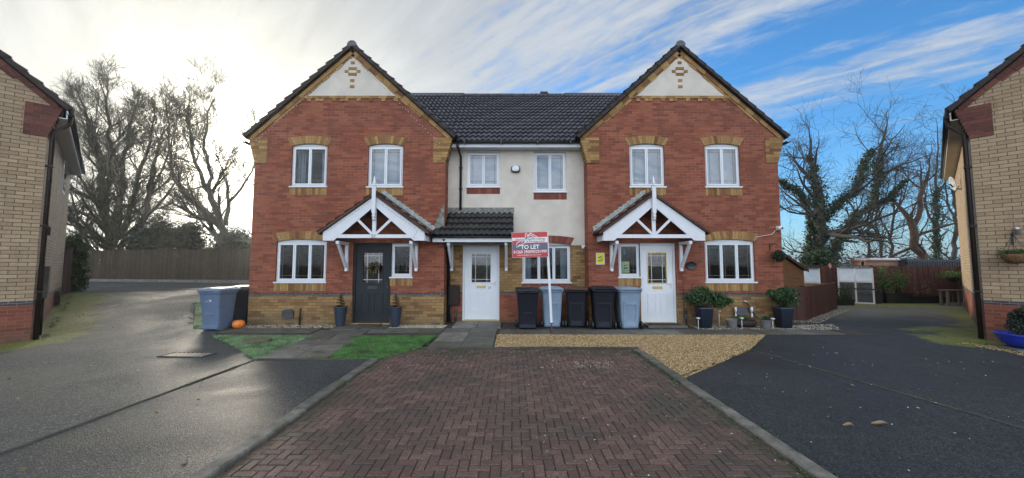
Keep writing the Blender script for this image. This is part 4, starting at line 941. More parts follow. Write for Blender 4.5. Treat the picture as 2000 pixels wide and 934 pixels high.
limb_tree('bare_tree', 'tall bare multi stemmed tree nearest the left buff house', 'tree', 27,
    [[(213, 505, .34, 0), (206, 380, .26, 0), (196, 310, .20, .3), (180, 250, .13, .6), (160, 200, .06, 1)],
     [(206, 380, .17, 0), (215, 300, .14, -.5), (212, 230, .09, -.9), (200, 175, .04, -1.2)],
     [(224, 500, .24, .3), (232, 400, .20, .5), (240, 330, .15, .7), (250, 270, .11, .9), (262, 215, .06, 1)],
     [(238, 500, .20, -.3), (250, 420, .17, -.6), (268, 350, .13, -1), (290, 290, .08, -1.4), (300, 230, .04, -1.6)],
     [(205, 430, .12, .2), (175, 380, .09, .6), (150, 330, .06, 1), (135, 280, .03, 1.2)],
     [(210, 450, .10, -.2), (175, 425, .07, -1), (145, 410, .04, -1.8)]], M['barkg'], 3, GL, first=1.6, every=.5, maxl=3, spread=1.2, P=dict(up=.09, kids=[6, 5, 4, 4], rmin=.0075, rat=(.5, .75)), zbase=.4)
limb_tree('bare_tree', 'slender bare tree leaning right in front of the dark conifers', 'tree', 26,
    [[(248, 505, .22, 0), (275, 440, .19, .4), (292, 380, .15, .7), (300, 320, .10, 1), (318, 260, .06, 1.2)],
     [(275, 440, .12, .4), (310, 400, .09, -.2), (340, 360, .05, -.8)], [(292, 380, .09, .7), (330, 300, .06, 1.6), (345, 240, .03, 2)]], M['barkg'], 11, GL, first=2.6, every=.55, spread=1.15, P=dict(up=.09, kids=[6, 5, 4, 4], rmin=.0075, rat=(.5, .75)), zbase=.4)
limb_tree('bare_tree', 'wide bare tree with the low sun behind its branches', 'tree', 25,
    [[(440, 485, .26, 0), (425, 435, .24, 0), (398, 410, .20, -.2), (360, 380, .15, -.6), (338, 345, .11, -1), (330, 290, .07, -1.2), (325, 220, .04, -1)],
     [(425, 435, .20, 0), (412, 390, .17, .5), (395, 350, .13, .8), (375, 290, .09, 1), (368, 220, .05, 1)],
     [(412, 390, .13, .5), (408, 330, .11, .9), (398, 280, .08, 1.2), (405, 220, .05, 1.2), (420, 190, .03, 1.2)],
     [(440, 440, .14, 0), (447, 395, .11, -.4), (440, 350, .08, -.6), (430, 320, .04, -.8)],
     [(447, 395, .09, -.4), (470, 370, .07, -.8), (492, 335, .05, -1), (505, 300, .03, -1)]], M['barkg'], 21, GL, first=1.8, every=.5, spread=1.2, P=dict(up=.09, kids=[6, 5, 4, 4], rmin=.0075, rat=(.5, .75)), zbase=.4)
limb_tree('bare_tree', 'small bare tree rising over the left house roof edge', 'tree', 31,
    [[(530, 500, .2, 0), (518, 360, .14, 0), (505, 270, .09, 0), (498, 235, .05, 0)], [(518, 360, .1, 0), (540, 290, .07, .4), (552, 260, .04, .6)]], M['barkg'], 31, GL, first=4.5, every=.5, spread=1.0, P=dict(up=.09, kids=[5, 4, 3, 3]), zbase=.4)
limb_tree('bare_tree', 'low tangled bare tree beside the left buff house wall', 'tree', 25,
    [[(165, 500, .13, 0), (158, 455, .10, 0), (150, 420, .06, 0), (140, 380, .04, 0)], [(180, 505, .10, .5), (165, 460, .07, .8), (172, 420, .05, 1)]], M['barkg'], 41, GL, first=1.4, every=.35, spread=1.0, P=dict(up=.03, wob=.2, kids=[5, 4, 3, 3]), zbase=.4)
# trees on the right
limb_tree('ivy_clad_tree', 'large ivy clad bare tree with three curving limbs above the shed', 'tree', 24,
    [[(1607, 515, .42, 0), (1602, 440, .30, 0), (1598, 380, .24, .2), (1590, 330, .16, .4), (1583, 290, .08, .5)],
     [(1585, 500, .16, .4), (1583, 440, .14, .6), (1575, 400, .11, .6), (1555, 372, .08, .4), (1530, 358, .05, 0), (1515, 352, .03, -.3)],
     [(1612, 430, .20, 0), (1635, 400, .18, -.4), (1668, 375, .16, -.8), (1685, 330, .13, -1), (1700, 300, .06, -1)],
     [(1625, 500, .26, .2), (1645, 455, .22, .6), (1672, 420, .19, .9), (1705, 400, .17, 1), (1713, 360, .15, 1), (1718, 310, .13, 1), (1722, 280, .09, 1), (1732, 245, .04, 1)],
     [(1705, 395, .08, 1), (1735, 390, .07, .6), (1762, 360, .04, .2)]], M['bark'], 51, None, first=2.2, every=.85, spread=1.6, maxl=3, P=dict(up=.04, wob=.17, kids=[4, 4, 3, 2], ang=(.4, 1.0)), ivy=(9.0, 330, .11))
limb_tree('bare_tree', 'bare reddish trunked tree with a cut forked top by the right fence', 'tree', 26,
    [[(1802, 515, .26, 0), (1785, 450, .22, 0), (1775, 425, .17, 0), (1757, 405, .12, .2)], [(1785, 440, .16, 0), (1798, 405, .15, -.2), (1802, 370, .13, -.2), (1815, 330, .06, -.2)], [(1802, 370, .1, -.2), (1798, 345, .07, 0)]],
    m_plain('red_bark', (.075, .045, .028), .9, var=.35, scale=3, bmp=.5), 61, None, first=2.0, every=.6, spread=1.2, P=dict(wob=.16, kids=[4, 3, 3, 2]))
GR_ = 'slender bare trees beyond the brown fence'
for k, (px, lab) in enumerate([(1690, 'thin bare tree rising just right of the greenhouse'), (1722, 'crooked thin bare tree left of the red trunked one'), (1745, 'thin bare sapling close to the red trunked tree'), (1832, 'bare tree with ivied stem left of the right eaves'), (1862, 'bare tree partly hidden behind the right house eaves')]):
    random.seed(70 + k); h = (380, 350, 330, 260, 210)[k]; r = (.09, .10, .11, .15, .16)[k]
    lb = [[(px, 512, r, 0)]]; x = px
    for j in range(1, 5):
        x += random.uniform(-9, 9); lb[0].append((x, 512 - (512 - h) * j / 4, r * (1 - .2 * j), random.uniform(-.5, .5)))
    a = lb[0][1]; lb.append([(a[0], a[1], r * .6, a[3]), (a[0] - 18, a[1] - 40, r * .45, a[3] + .6), (a[0] - 26, a[1] - 95, r * .25, a[3] + 1)])
    a = lb[0][2]; lb.append([(a[0], a[1], r * .5, a[3]), (a[0] + 17, a[1] - 30, r * .4, a[3] - .6), (a[0] + 28, a[1] - 80, r * .2, a[3] - 1)])
    limb_tree('bare_tree', lab, 'tree', 27 + k * .7, lb, M['bark'], 80 + k, GR_, first=1.6, every=.75, spread=1.3, P=dict(wob=.16, kids=[3, 3, 3, 2]), ivy=(7.5, 240, .12, (0,)) if k == 3 else None)
def conifer(px0, px1, ptop, Y, label, n, mat='conifer', name='evergreen_tree', group=None, zb=.3, size=.07, depth=1.2):
    a, b, t = PT(px0, 520, Y), PT(px1, 520, Y), PT((px0 + px1) / 2, ptop, Y); xc = (a.x + b.x) / 2; w = abs(b.x - a.x) / 2
    root = thing(name, label, 'tree', (xc, Y, 0), 0, group); mb = MB(); mb.tube([(0, 0, zb - .3), (.03, 0, t.z * .5), (0, .03, t.z * .85)], [.14, .1, .03], 7); mb.build('trunk', M['bark'], root)
    cr = MB(); H = t.z - zb; clump(cr, (0, 0, zb + H * .42), (w * 1.1, depth, H * .55), int(n * 1.3), size, 0, .4, 34); clump(cr, (0, 0, zb + H * .75), (w * .75, depth * .6, H * .27), n // 3, size, 0, .4, 12); cr.build('crown', M[mat], root); return root
GC = 'dark conifers behind the left fence'
conifer(245, 345, 425, 25.8, 'dark green conifer left of the middle of the left fence', 14000, group=GC)
conifer(318, 415, 432, 25.6, 'dark spreading conifer in the middle of the left conifer row', 12000, group=GC)
conifer(385, 520, 446, 25.6, 'low dark conifer beside the terrace end wall', 14000, group=GC)
conifer(122, 158, 462, 14.9, 'dark green climbing shrub covering the fence beside the left house', 9000, 'ivy', 'climbing_shrub', size=.06, depth=.5, zb=.45)
conifer(1558, 1640, 485, 19.5, 'dense green bush below the ivy clad tree', 6000, 'ivy', 'evergreen_bush', size=.06, depth=.6, zb=0)
# hedgerow far behind, closing the horizon
mb = MB()
for k in range(60):
    x = -58 + k * 2.1
    if -10 < x < 14: continue
    q = rng.normal(0, 1, (420, 3)) * (1.3, .8, .9) + (x, 46 + rng.uniform(-1, 1), 1.3); q = q[q[:, 2] > 0]; leaf_quads(mb, q, .16)
o = mb.build('far_hedgerow', M['conifer']); tag(o, 'dark hedgerow mass far behind the fences', 'hedgerow', None, 'stuff')
# ------------------------------------------------------------------ fences
def board_fence(name, label, P0, P1, h, z0, z1, mat, bw=.10, posts=None, rail=True, cap=False, uneven=.02, base=None, group=None):
    P0, P1 = Vector((P0[0], P0[1], 0)), Vector((P1[0], P1[1], 0)); d = (P1 - P0); L = d.length; d.normalize(); nrm_ = Vector((d.y, -d.x, 0)); root = thing(name, label, 'fence', (P0.x, P0.y, 0), 0, group)
    bd = MB(); n = int(L / bw); 
    for k in range(n):
        t = k / n; z = z0 + (z1 - z0) * t; o_ = d * (k * L / n) + Vector((0, 0, z + (.0 if base is None else base))) + nrm_ * (random.uniform(0, .012) + (.012 if k % 2 else 0))
        bd.obox(o_, d * (L / n - .006), nrm_ * .016, Vector((0, 0, h + random.uniform(-uneven, uneven))), 0)
    bd.build('boards', mat, root)
    rl = MB()
    for f in (.2, .8): rl.beam(Vector((0, 0, z0 + h * f)) - nrm_ * .03, d * L + Vector((0, 0, z1 + h * f)) - nrm_ * .03, .04, .07)
    rl.build('rails', mat, root)
    if cap: cp_ = MB(); cp_.beam(Vector((0, 0, z0 + h + .02)), d * L + Vector((0, 0, z1 + h + .02)), .05, .025); cp_.build('cap_rail', mat, root)
    np_ = posts or max(2, int(L / 1.8))
    for k in range(np_ + 1):
        pm = MB(); q = d * (L * k / np_) - nrm_ * .06; z = z0 + (z1 - z0) * k / np_; pm.box(q.x - .045, q.x + .045, q.y - .045, q.y + .045, z - .1, z + h + .03); pm.build('post', mat, root)
    if base is not None:
        bm_ = MB(); bm_.beam(Vector((0, 0, z0 + base / 2)) + nrm_ * .05, d * L + Vector((0, 0, z1 + base / 2)) + nrm_ * .05, .12, base); bm_.build('gravel_board', M['kerbm'], root)
    return root
M['fgrey'] = m_rnd('weathered_fence', [(0, (.028, .019, .011)), (1, (.055, .038, .023))], .9, 6, .5, .4, 40, moss=.08)
M['fbrown'] = m_rnd('brown_stained_fence', [(0, (.085, .032, .022)), (1, (.125, .050, .034))], .8, 6, .4, .3, 40)
M['fdark'] = m_rnd('dark_stained_fence', [(0, (.060, .018, .012)), (1, (.085, .027, .018))], .6, 6, .35, .2, 40)
M['forange'] = m_rnd('orange_fence', [(0, (.22, .09, .04)), (1, (.32, .14, .06))], .8, 6, .5, .3, 40)
board_fence('wooden_fence', 'long weathered vertical board fence across the back of the left drive', (-28.6, 24.5), (-14.2, 22.0), 1.80, .55, .55, M['fgrey'], .10, base=.16)
board_fence('wooden_fence', 'weathered board fence running on behind the left end house', (-14.15, 22.0), (-2, 20.5), 1.80, .55, .2, M['fgrey'], .10, base=.16)
board_fence('wooden_fence', 'short dark fence panel at the far corner of the left house', (-15.95, 13.55), (-17.3, 15.0), 1.75, .4, .5, M['fdark'], .10, posts=1)
board_fence('wooden_fence', 'tall brown closeboard fence across the back of the right yard', (9.0, 16.9), (19.3, 16.4), 1.52, 0, 0, M['fbrown'], .11, cap=True, uneven=.006)
board_fence('wooden_fence', 'short orange brown fence beside the right house side wall', (19.3, 16.3), (17.2, 14.45), 1.55, 0, 0, M['forange'], .11, posts=1)
enc = thing('low_fence', 'low dark red brown slatted enclosure beside the right end house', 'fence', (7.80, 11.0, 0))
def enc_panel(nm, a, b, h=.93):
    mb = MB(); a, b = Vector((*a, 0)), Vector((*b, 0)); d = b - a; L = d.length; d.normalize(); nn = Vector((d.y, -d.x, 0)); n = max(1, round(L / .105)); o = Vector((7.80, 11.0, 0))
    for k in range(n): mb.obox(a - o + d * (k * L / n) + nn * (.012 if k % 2 else 0), d * (L / n - .005), nn * .018, (0, 0, h), 0)
    mb.beam(a - o + Vector((0, 0, h + .01)), b - o + Vector((0, 0, h + .01)), .05, .03); mb.build(nm, M['fdark'], enc)
enc_panel('gate_panel', (7.62, 11.02), (8.30, 10.92)); enc_panel('fence_panel', (8.34, 10.95), (10.0, 12.38)); enc_panel('fence_panel', (10.04, 12.41), (11.7, 13.85))
mb = MB(); mb.box(.49, .56, -.09, -.02, 0, .98); mb.box(3.87, 3.94, 2.84, 2.91, 0, .96); mb.build('post', M['fdark'], enc)
board_fence('low_fence', 'pale timber rail fence behind the dark low enclosure', (9.6, 14.3), (11.65, 13.95), .88, 0, 0, m_rnd('pale_timber', [(0, (.30, .20, .09)), (1, (.42, .29, .14))], .8), .12, posts=1, cap=True)
# garden shed
sh = thing('garden_shed', 'small orange brown shiplap shed behind the right end house', 'shed', (8.2, 13.2, 0)); ms_ = m_rnd('shiplap', [(0, (.19, .085, .035)), (1, (.26, .125, .055))], .75, 6, .4, .3, 40)
mb = MB(); eR = PT(1573, 528, 13.2); aL = PT(1520, 492, 13.2); xr = eR.x - 8.2 - .06; sl = (aL.z - eR.z) / (eR.x - aL.x)
zt_ = math.floor((eR.z - .06) / .125) * .125
for k in range(round(zt_ / .125)):
    z = k * .125; mb.obox((-1.0, -.012, z), (xr + 1.0, 0, 0), (0, .03, 0), (0, .012, .121))
mb.prism([(-1.0, zt_), (xr, zt_), (xr, eR.z - .04), (-1.0, eR.z - .04 + sl * (xr + 1.0))], -.004, .02)
mb.box(xr - .03, xr, .021, 1.4, 0, eR.z - .05); mb.box(-1.0, xr - .03, 1.37, 1.4, 0, eR.z - .05)
mb.build('shed_wall', ms_, sh)
mb = MB(); mb.obox((aL.x - 8.2, -.10, aL.z), (eR.x - aL.x + .04, 0, eR.z - aL.z - .02), (0, 1.6, 0), (0, 0, .05)); mb.obox((aL.x - 8.2, -.12, aL.z - .05), (eR.x - aL.x + .03, 0, eR.z - aL.z - .02), (0, .02, 0), (0, 0, .10)); mb.build('shed_roof', m_plain('shed_felt', (.075, .04, .025), .9, bmp=.3), sh)
mb = MB(); mb.box(-.10, .42, -.035, -.012, .1, 1.42); mb.box(-.06, .38, -.045, -.035, 1.2, 1.26); mb.build('shed_door', ms_, sh)
# greenhouse
def greenhouse(loc, w, h, label, words, rz=0, d=1.2):
    g = thing('greenhouse', label, 'greenhouse', loc, rz); fr = MB(); t = .055; zm = h * .60; top = h; dr = .10
    a = [(-w / 2, 0), (w / 2, 0)]
    for x in (-w / 2, w / 2 - t): fr.box(x, x + t, 0, t, 0, zm); fr.box(x, x + t, d, d + t, 0, h); fr.obox((x, 0, zm), (t, 0, 0), (0, dr, top - zm), (0, 0, t)); fr.obox((x, dr, top), (t, 0, 0), (0, d - dr, 0), (0, 0, t))
    for z in (.0, zm): fr.box(-w / 2 + t, w / 2 - t, 0.002, t - .002, z, z + t)
    fr.box(-w / 2 + t, w / 2 - t, dr, dr + t, top, top + t); fr.box(-t / 2, t / 2, .003, t - .003, t, zm); fr.obox((-t / 2, 0.01, zm + t), (t, 0, 0), (0, dr, top - zm - t), (0, 0, t * .8))
    fr.box(-w / 2 + t, w / 2 - t, .004, t - .004, h * .40, h * .40 + .02)
    fr.build('frame', M['white'], g)
    gl = MB(); gl.poly([(-w / 2 + t, t / 2, t), (w / 2 - t, t / 2, t), (w / 2 - t, t / 2, zm), (-w / 2 + t, t / 2, zm)]); gl.poly([(-w / 2 + t, .01, zm + t), (w / 2 - t, .01, zm + t), (w / 2 - t, dr, top + .02), (-w / 2 + t, dr, top + .02)])
    for x in (-w / 2 + t / 2, w / 2 - t / 2): gl.poly([(x, 0.02, 0), (x, d, 0), (x, d, h), (x, dr, h), (x, 0.02, zm)])
    gl.build('glass_panes', M['ghglass'], g)
    pass
    bl = MB(); bl.obox((-w / 2 + .07, .03, zm + .08), (w - .14, 0, 0), (0, dr - .02, top - zm - .12), (0, .006, 0)); bl.build('roof_blind', m_plain('pale_roof_blind', (.34, .43, .52), .7), g)
    sb = MB(); sb.box(-w / 2, w / 2, -.03, 0, top + .04, top + .13); S_ = sb.build('name_board', M['black'], g)
    if words: text(words, .085, M['leadw'], S_, (0, -.034, top + .082), width=w * .82)
    rl = MB(); rl.box(-w / 2 - .02, w / 2 + .15, -.05, -.02, h * .40, h * .40 + .045); rl.build('front_rail', M['black'], g)
    return g
GH = greenhouse((14.25, 15.85, 0), 1.12, 1.44, 'white framed lean-to greenhouse with a name board along its top', 'Heart of Oak Room', R(-40), .8)
GH2 = greenhouse((12.2, 15.9, 0), 1.0, 1.40, 'pale greenhouse half hidden behind the shed roof', '', R(-36), .7)
# low buildings beyond the back fence
mb = MB(); a, b = PT(1690, 509, 22), PT(1778, 515, 22); mb.box(a.x, b.x, 22, 22.9, 0, a.z - .02); mb.box(a.x - .1, b.x, 21.9, 23.0, a.z - .02, a.z + .05)
o = mb.build('pink_outbuilding', m_plain('pink_brown_cladding', (.28, .15, .11), .8, var=.1)); tag(o, 'low pink brown flat roofed outbuilding beyond the back fence', 'outbuilding')
mb = MB(); a2, b2 = PT(1772, 507, 21.5), PT(1880, 522, 21.5); mb.box(a2.x, b2.x, 21.5, 24.5, 0, a2.z)
for k in range(24): mb.box(a2.x + .14 * k, a2.x + .14 * k + .07, 21.47, 21.5, .1, a2.z - .12)
o = mb.build('dark_container', m_plain('dark_blue_steel', (.028, .032, .042), .6)); tag(o, 'dark blue grey container with ribbed side beyond the back fence', 'container')
mb = MB(); a, b = PT(1686, 505, 23.6), PT(1745, 506, 23.6)
mb.box(a.x, b.x, 23.2, 24.2, .0, a.z + .02); o = mb.build('white_roof_box', M['white']); tag(o, 'white box roof rising behind the pink outbuilding', 'outbuilding')
o['label'] = 'white flat roof edge just above the pink outbuilding'
# ------------------------------------------------------------------ bins
def rrect(w, d, r, z, cy=0, n=4):
    P = []
    for cx_, cy_, a0 in ((w - r, d - r, 0), (-w + r, d - r, 90), (-w + r, -d + r, 180), (w - r, -d + r, 270)):
        for k in range(n + 1):
            a = R(a0 + 90 * k / n); P.append((cx_ + r * math.cos(a), cy + cy_ + r * math.sin(a), z))
    return P
def bin_mats(col): return m_plain('bin_plastic', col, .42, var=.10, scale=5, bmp=.10, bscale=90)
M['binblue'] = bin_mats((.12, .175, .27)); M['binpale'] = bin_mats((.22, .30, .40)); M['binblack'] = bin_mats((.009, .011, .020)); M['binbrown'] = bin_mats((.085, .045, .030))
def wheelie(label, loc, rz, body, lid, group='wheelie bins', logo=False, scale=1.0):
    """front faces -y; wheels, axle and hinge at +y"""
    b = thing('wheelie_bin', label, 'wheelie bin', loc, rz, group); b.scale = (scale,) * 3; mb = MB()
    mb.loft([rrect(.205, .21, .04, .02, .02), rrect(.21, .215, .045, .06, .02), rrect(.262, .285, .055, .86, .0), rrect(.275, .300, .055, .90, .0), rrect(.285, .310, .055, .905, .0), rrect(.285, .310, .055, .945, 0)])
    mb.box(-.20, .20, -.215, -.19, .05, .13); mb.box(-.10, .10, -.262, -.225, .40, .42)
    # moulded rear with foot bar recess
    for s in (-1, 1): mb.obox((s * .15 - .02, .225, .05), (.04, 0, 0), (0, .02, 0), (0, .055, .62))
    mb.obox((-.15, .277, .60), (.30, 0, 0), (0, .022, 0), (0, .004, .05))
    mb.box(-.13, .13, .20, .25, .07, .18); BD = mb.build('bin_body', body, b)
    ld = MB(); ld.loft([rrect(.292, .318, .05, .946, 0), rrect(.298, .326, .05, .952, 0), rrect(.298, .326, .05, .975, 0), rrect(.278, .300, .05, .990, 0), rrect(.22, .24, .08, 1.018, .0), rrect(.12, .14, .06, 1.028, .0)])
    ld.box(-.10, .10, -.36, -.318, .953, .972); ld.build('bin_lid', lid, b)
    hn = MB(); hn.tube([(-.24, .30, .93), (-.24, .385, .975), (.24, .385, .975), (.24, .30, .93)], .014, 6)
    for s in (-1, 1): hn.box(s * .24 - .02, s * .24 + .02, .30, .38, .94, 1.0)
    hn.build('bin_handle', lid, b)
    ax = MB(); ax.tube([(-.27, .22, .10), (.27, .22, .10)], .012, 6); ax.build('axle', M['black'], b)
    for s in (-1, 1):
        w = MB(); x0 = s * .245; x1 = s * .29; lo, hi = min(x0, x1), max(x0, x1)
        w.loft([[(xx, .22 + rr * math.cos(2 * math.pi * k / 18), .10 + rr * math.sin(2 * math.pi * k / 18)) for k in range(18)] for xx, rr in ((lo, .08), (lo + .008, .098), (hi - .008, .098), (hi, .08))]); w.build('wheel', M['black'], b)
    if logo:
        lg = MB(); lg.box(-.09, .06, -.2865, -.283, .70, .706); lg.prism([(.02, .71), (.075, .712), (.055, .745), (-.01, .755), (.03, .738)], -.287, -.283); g2 = lg.build('bin_logo', M['leadw'], BD)
    return b
def face_cam(x, y): return 0
wheelie('blue grey wheelie bin at the far left beside the pumpkin', (-7.28, 9.50, 0), R(-3), M['binblue'], M['binblue'], logo=True)
wheelie('black wheelie bin tucked behind the left blue bin', (-7.28, 10.35, 0), R(8), M['binblack'], M['binblack'])
wheelie('navy black wheelie bin standing leftmost of the row under the window', (.38, 9.62, 0), R(2), M['binblack'], M['binblack'])
wheelie('pale blue grey wheelie bin behind the to let sign post', (1.02, 9.98, 0), R(180), M['binpale'], M['binpale'])
wheelie('black wheelie bin with a brown lid in the middle of the row', (1.66, 9.92, 0), R(172), M['binblack'], M['binbrown'])
wheelie('black wheelie bin standing just left of the rightmost blue bin', (2.28, 9.70, 0), R(176), M['binblack'], M['binblack'], scale=1.03)
wheelie('pale blue wheelie bin beside the right hand white door', (2.92, 9.74, 0), R(182), M['binpale'], M['binpale'], scale=1.01)
# pumpkin
pk = thing('pumpkin', 'orange pumpkin on the ground beside the blue bin', 'pumpkin', (-6.82, 9.60, .005)); mb = MB(); n = 40; rings = []
for j in range(13):
    th = math.pi * j / 12; rr = .135 * math.sin(th) ** .8 + .004; z = .105 - .105 * math.cos(th) - (.02 if j in (12,) else 0)
    rings.append([(rr * (1 - .06 * (abs(math.cos(5 * 2 * math.pi * k / n)) ** 4)) * math.cos(2 * math.pi * k / n), rr * (1 - .06 * (abs(math.cos(5 * 2 * math.pi * k / n)) ** 4)) * math.sin(2 * math.pi * k / n), z) for k in range(n)])
mb.loft(rings); mb.build('pumpkin_flesh', m_plain('pumpkin_skin', (.72, .20, .025), .4, var=.12, scale=14), pk); mb = MB(); mb.tube([(0, 0, .185), (.008, 0, .215), (.02, .005, .235)], [.016, .011, .013], 7); mb.build('stalk', M['barkg'], pk)
# ------------------------------------------------------------------ to let sign
sg = thing('to_let_sign', 'red and grey to let board on a leaning white post in front of the bins', 'sign', (1.0, 9.16, 0))
mb = MB(); p0, p1 = PT(1077, 632, 9.16) - sg.location, PT(1068, 452, 9.16) - sg.location; mb.beam(p0, p1, .055, .055, 0, (0, 1, 0)); mb.build('post', M['whitewood'], sg)
dpt = (p0 - p1).normalized(); mb = MB(); mb.beam(p0, p0 + dpt * (p0.z + .05), .03, .03, 0, (0, 1, 0)); mb.box(p0.x - .05, p0.x + .05, -.04, .04, p0.z, p0.z + .02); mb.build('stake', m_plain('stake_wood', (.12, .06, .04), .8), sg)
bw, bh = .865, .61; rot = (0, R(-1.8), 0); BC = PT(1035, 478, 9.12) - sg.location
bd = MB(); bd.box(-bw / 2, bw / 2, 0, .01, -bh / 2, bh / 2); BO = bd.build('sign_board', m_plain('sign_edge', (.55, .5, .5), .5), sg, BC, rot)
def flat(name, pts_list, mat, y):
    f = MB()
    for pts in pts_list: f.prism(pts, y, y + .0011)
    return f.build(name, mat, BO)
mred = m_plain('sign_red', (.50, .035, .035), .4, var=.03); msl = m_plain('sign_slate', (.10, .12, .17), .4, var=.03); mwh = m_plain('sign_white', (.78, .78, .80), .4, var=.02)
e = .008; X0_, X1_ = -bw / 2 + e, bw / 2 - e
flat('red_panel', [[(X0_, -bh / 2 + e), (X1_, -bh / 2 + e), (X1_, bh / 2 - e), (X0_, bh / 2 - e)]], mred, -.0015)
def V_(u, v): return (-bw / 2 + u * bw, bh / 2 - v * bh)     # 0..1 across, 0..1 down
flat('slate_band', [[V_(.01, .70), V_(.99, .70), V_(.99, .485), V_(.01, .485)]], msl, -.003)
flat('white_band', [[V_(.01, .335), V_(.36, .335), V_(.36, .215), V_(.01, .215)], [V_(.35, .425), V_(.99, .425), V_(.99, .215), V_(.35, .215)]], mwh, -.003)
def stroke(a, b, w):
    a, b = Vector((*V_(*a), 0)), Vector((*V_(*b), 0)); d = (b - a).normalized(); n = Vector((-d.y, d.x, 0)) * w / 2
    q = [a - n, b - n, b + n, a + n]; return [(p.x, p.y) for p in q]
flat('roof_logo', [stroke((.13, .62), (.52, .04), .016), stroke((.52, .035), (.76, .25), .016), stroke((.38, .22), (.38, .05), .014), stroke((.38, .055), (.43, .055), .012), stroke((.43, .05), (.43, .15), .012), stroke((.13, .43), (.52, .12), .018), stroke((.52, .115), (.66, .25), .018), stroke((.135, .42), (.135, .62), .012), stroke((.14, .60), (.36, .42), .014)], mwh, -.0046)
flat('roof_logo_inner', [stroke((.41, .245), (.52, .165), .014), stroke((.52, .165), (.61, .245), .014), stroke((.14, .52), (.33, .385), .014), stroke((.46, .07), (.52, .07), .001)], msl, -.0058)
text('Cheshire', .075, mred, BO, (-bw / 2 + .215 * bw, -.008, bh / 2 - .285 * bh), width=bw * .26, name='sign_lettering')
text('Property Lettings', .075, msl, BO, (-bw / 2 + .655 * bw, -.008, bh / 2 - .275 * bh), width=bw * .56, name='sign_lettering')
text('& Management', .055, msl, BO, (-bw / 2 + .66 * bw, -.008, bh / 2 - .372 * bh), width=bw * .52, name='sign_lettering')
text('TO LET', .135, mwh, BO, (-bw / 2 + .50 * bw, -.008, bh / 2 - .60 * bh), width=bw * .52, bold=.004, name='sign_lettering')
text('01260 290090/291999', .10, mwh, BO, (-bw / 2 + .5 * bw, -.008, bh / 2 - .785 * bh), width=bw * .92, bold=.0015, name='sign_lettering')
text('cplettings@btconnect.com', .05, mwh, BO, (-bw / 2 + .47 * bw, -.008, bh / 2 - .905 * bh), width=bw * .66, name='sign_lettering')
# ------------------------------------------------------------------ things on the walls
al_ = thing('alarm_box', 'white alarm box with black rim on the cream wall', 'alarm box', PT(1007, 331, 10.57)); mb = MB(); mb.loft([[(x, y, z) for x, y, z in [(.13 * math.copysign(abs(math.cos(a)) ** .6, math.cos(a)) * k, yy, .095 * math.copysign(abs(math.sin(a)) ** .6, math.sin(a)) * k) for a in [-2 * math.pi * i / 28 for i in range(28)]]] for yy, k in ((0.01, 1), (-.045, 1), (-.055, .93))])
mb.build('rim', M['black'], al_); mb = MB(); mb.loft([[(.105 * math.copysign(abs(math.cos(a)) ** .7, math.cos(a)) * k, yy, .082 * math.copysign(abs(math.sin(a)) ** .7, math.sin(a)) * k + .008) for a in [-2 * math.pi * i / 28 for i in range(28)]] for yy, k in ((-.05, 1), (-.085, .95), (-.095, .8))]); AC = mb.build('alarm_cover', M['white'], al_)
mb = MB(); mb.box(-.055, .055, -.0985, -.0955, -.022, -.018); mb.build('alarm_marking', M['leadc'], AC)
def camera_box(label, loc, side=1):
    t = thing('security_camera', label, 'camera', loc, 0, 'security cameras'); mb = MB(); mb.box(-.05, .05, -.035, 0, -.05, .05); mb.build('mount', M['white'], t)
    mb = MB(); mb.lathe([(.0, -.055), (.035, -.05), (.055, -.02), (.055, .02), (.035, .05), (0, .055)], (0, -.075, 0), 14); mb.build('camera_head', M['white'], t)
    mb = MB(); mb.tube([(.03 * side, -.11, -.01), (.034 * side, -.134, -.012)], .026, 12); mb.build('lens', M['black'], t); return t
camera_box('white round security camera beside the window of the cream house', PT(1139, 483, 10.58))
sc = camera_box('white security camera on the outer corner of the right end house', PT(1519, 446, 10.08))
mb = MB(); a = PT(1514, 448, 10.08) - sc.location; pts = [PT(x, y, 10.085) - sc.location for x, y in ((1514, 450), (1508, 458), (1490, 461), (1478, 463), (1474, 470))]; mb.tube(pts, .008, 5); mb.build('cable', M['leadw'], sc)
ys = thing('camera_warning_sign', 'small yellow camera warning sign on the red brick wall', 'sign', PT(1172.5, 505.5, 10.085)); yel = m_plain('yellow_sign', (.72, .66, .04), .5, var=.03)
mb = MB(); mb.box(-.115, .115, -.004, .01, -.155, .155); Y1 = mb.build('sign_border', M['leadw'], ys); mb = MB(); mb.box(-.098, .098, -.0065, -.004, -.138, .138); mb.build('sign_face', yel, ys)
mb = MB(); mb.prism([(-.06, .035), (.045, .075), (.05, .055), (-.05, .01)], -.009, -.0067); mb.prism([(.0, .0), (.07, .012), (.07, -.004), (.0, -.012)], -.009, -.0067); mb.build('camera_symbol', M['black'], ys)
text('CCTV', .065, M['black'], ys, (0, -.0085, -.055), width=.12, bold=.003)
yp = thing('window_poster', 'pale yellow camera notice behind the small right window', 'notice', PT(1222, 522, 10.26)); mb = MB(); mb.box(-.10, .10, 0, .004, -.15, .15); mb.build('notice_sheet', m_plain('pale_green_paper', (.62, .72, .40), .7, var=.04), yp); mb = MB(); mb.prism([(-.045, .045), (.04, .07), (.045, .055), (-.04, .03)], -.002, -.0002); mb.box(-.05, .05, -.002, -.0002, -.04, -.01); mb.build('notice_print', M['black'], yp)
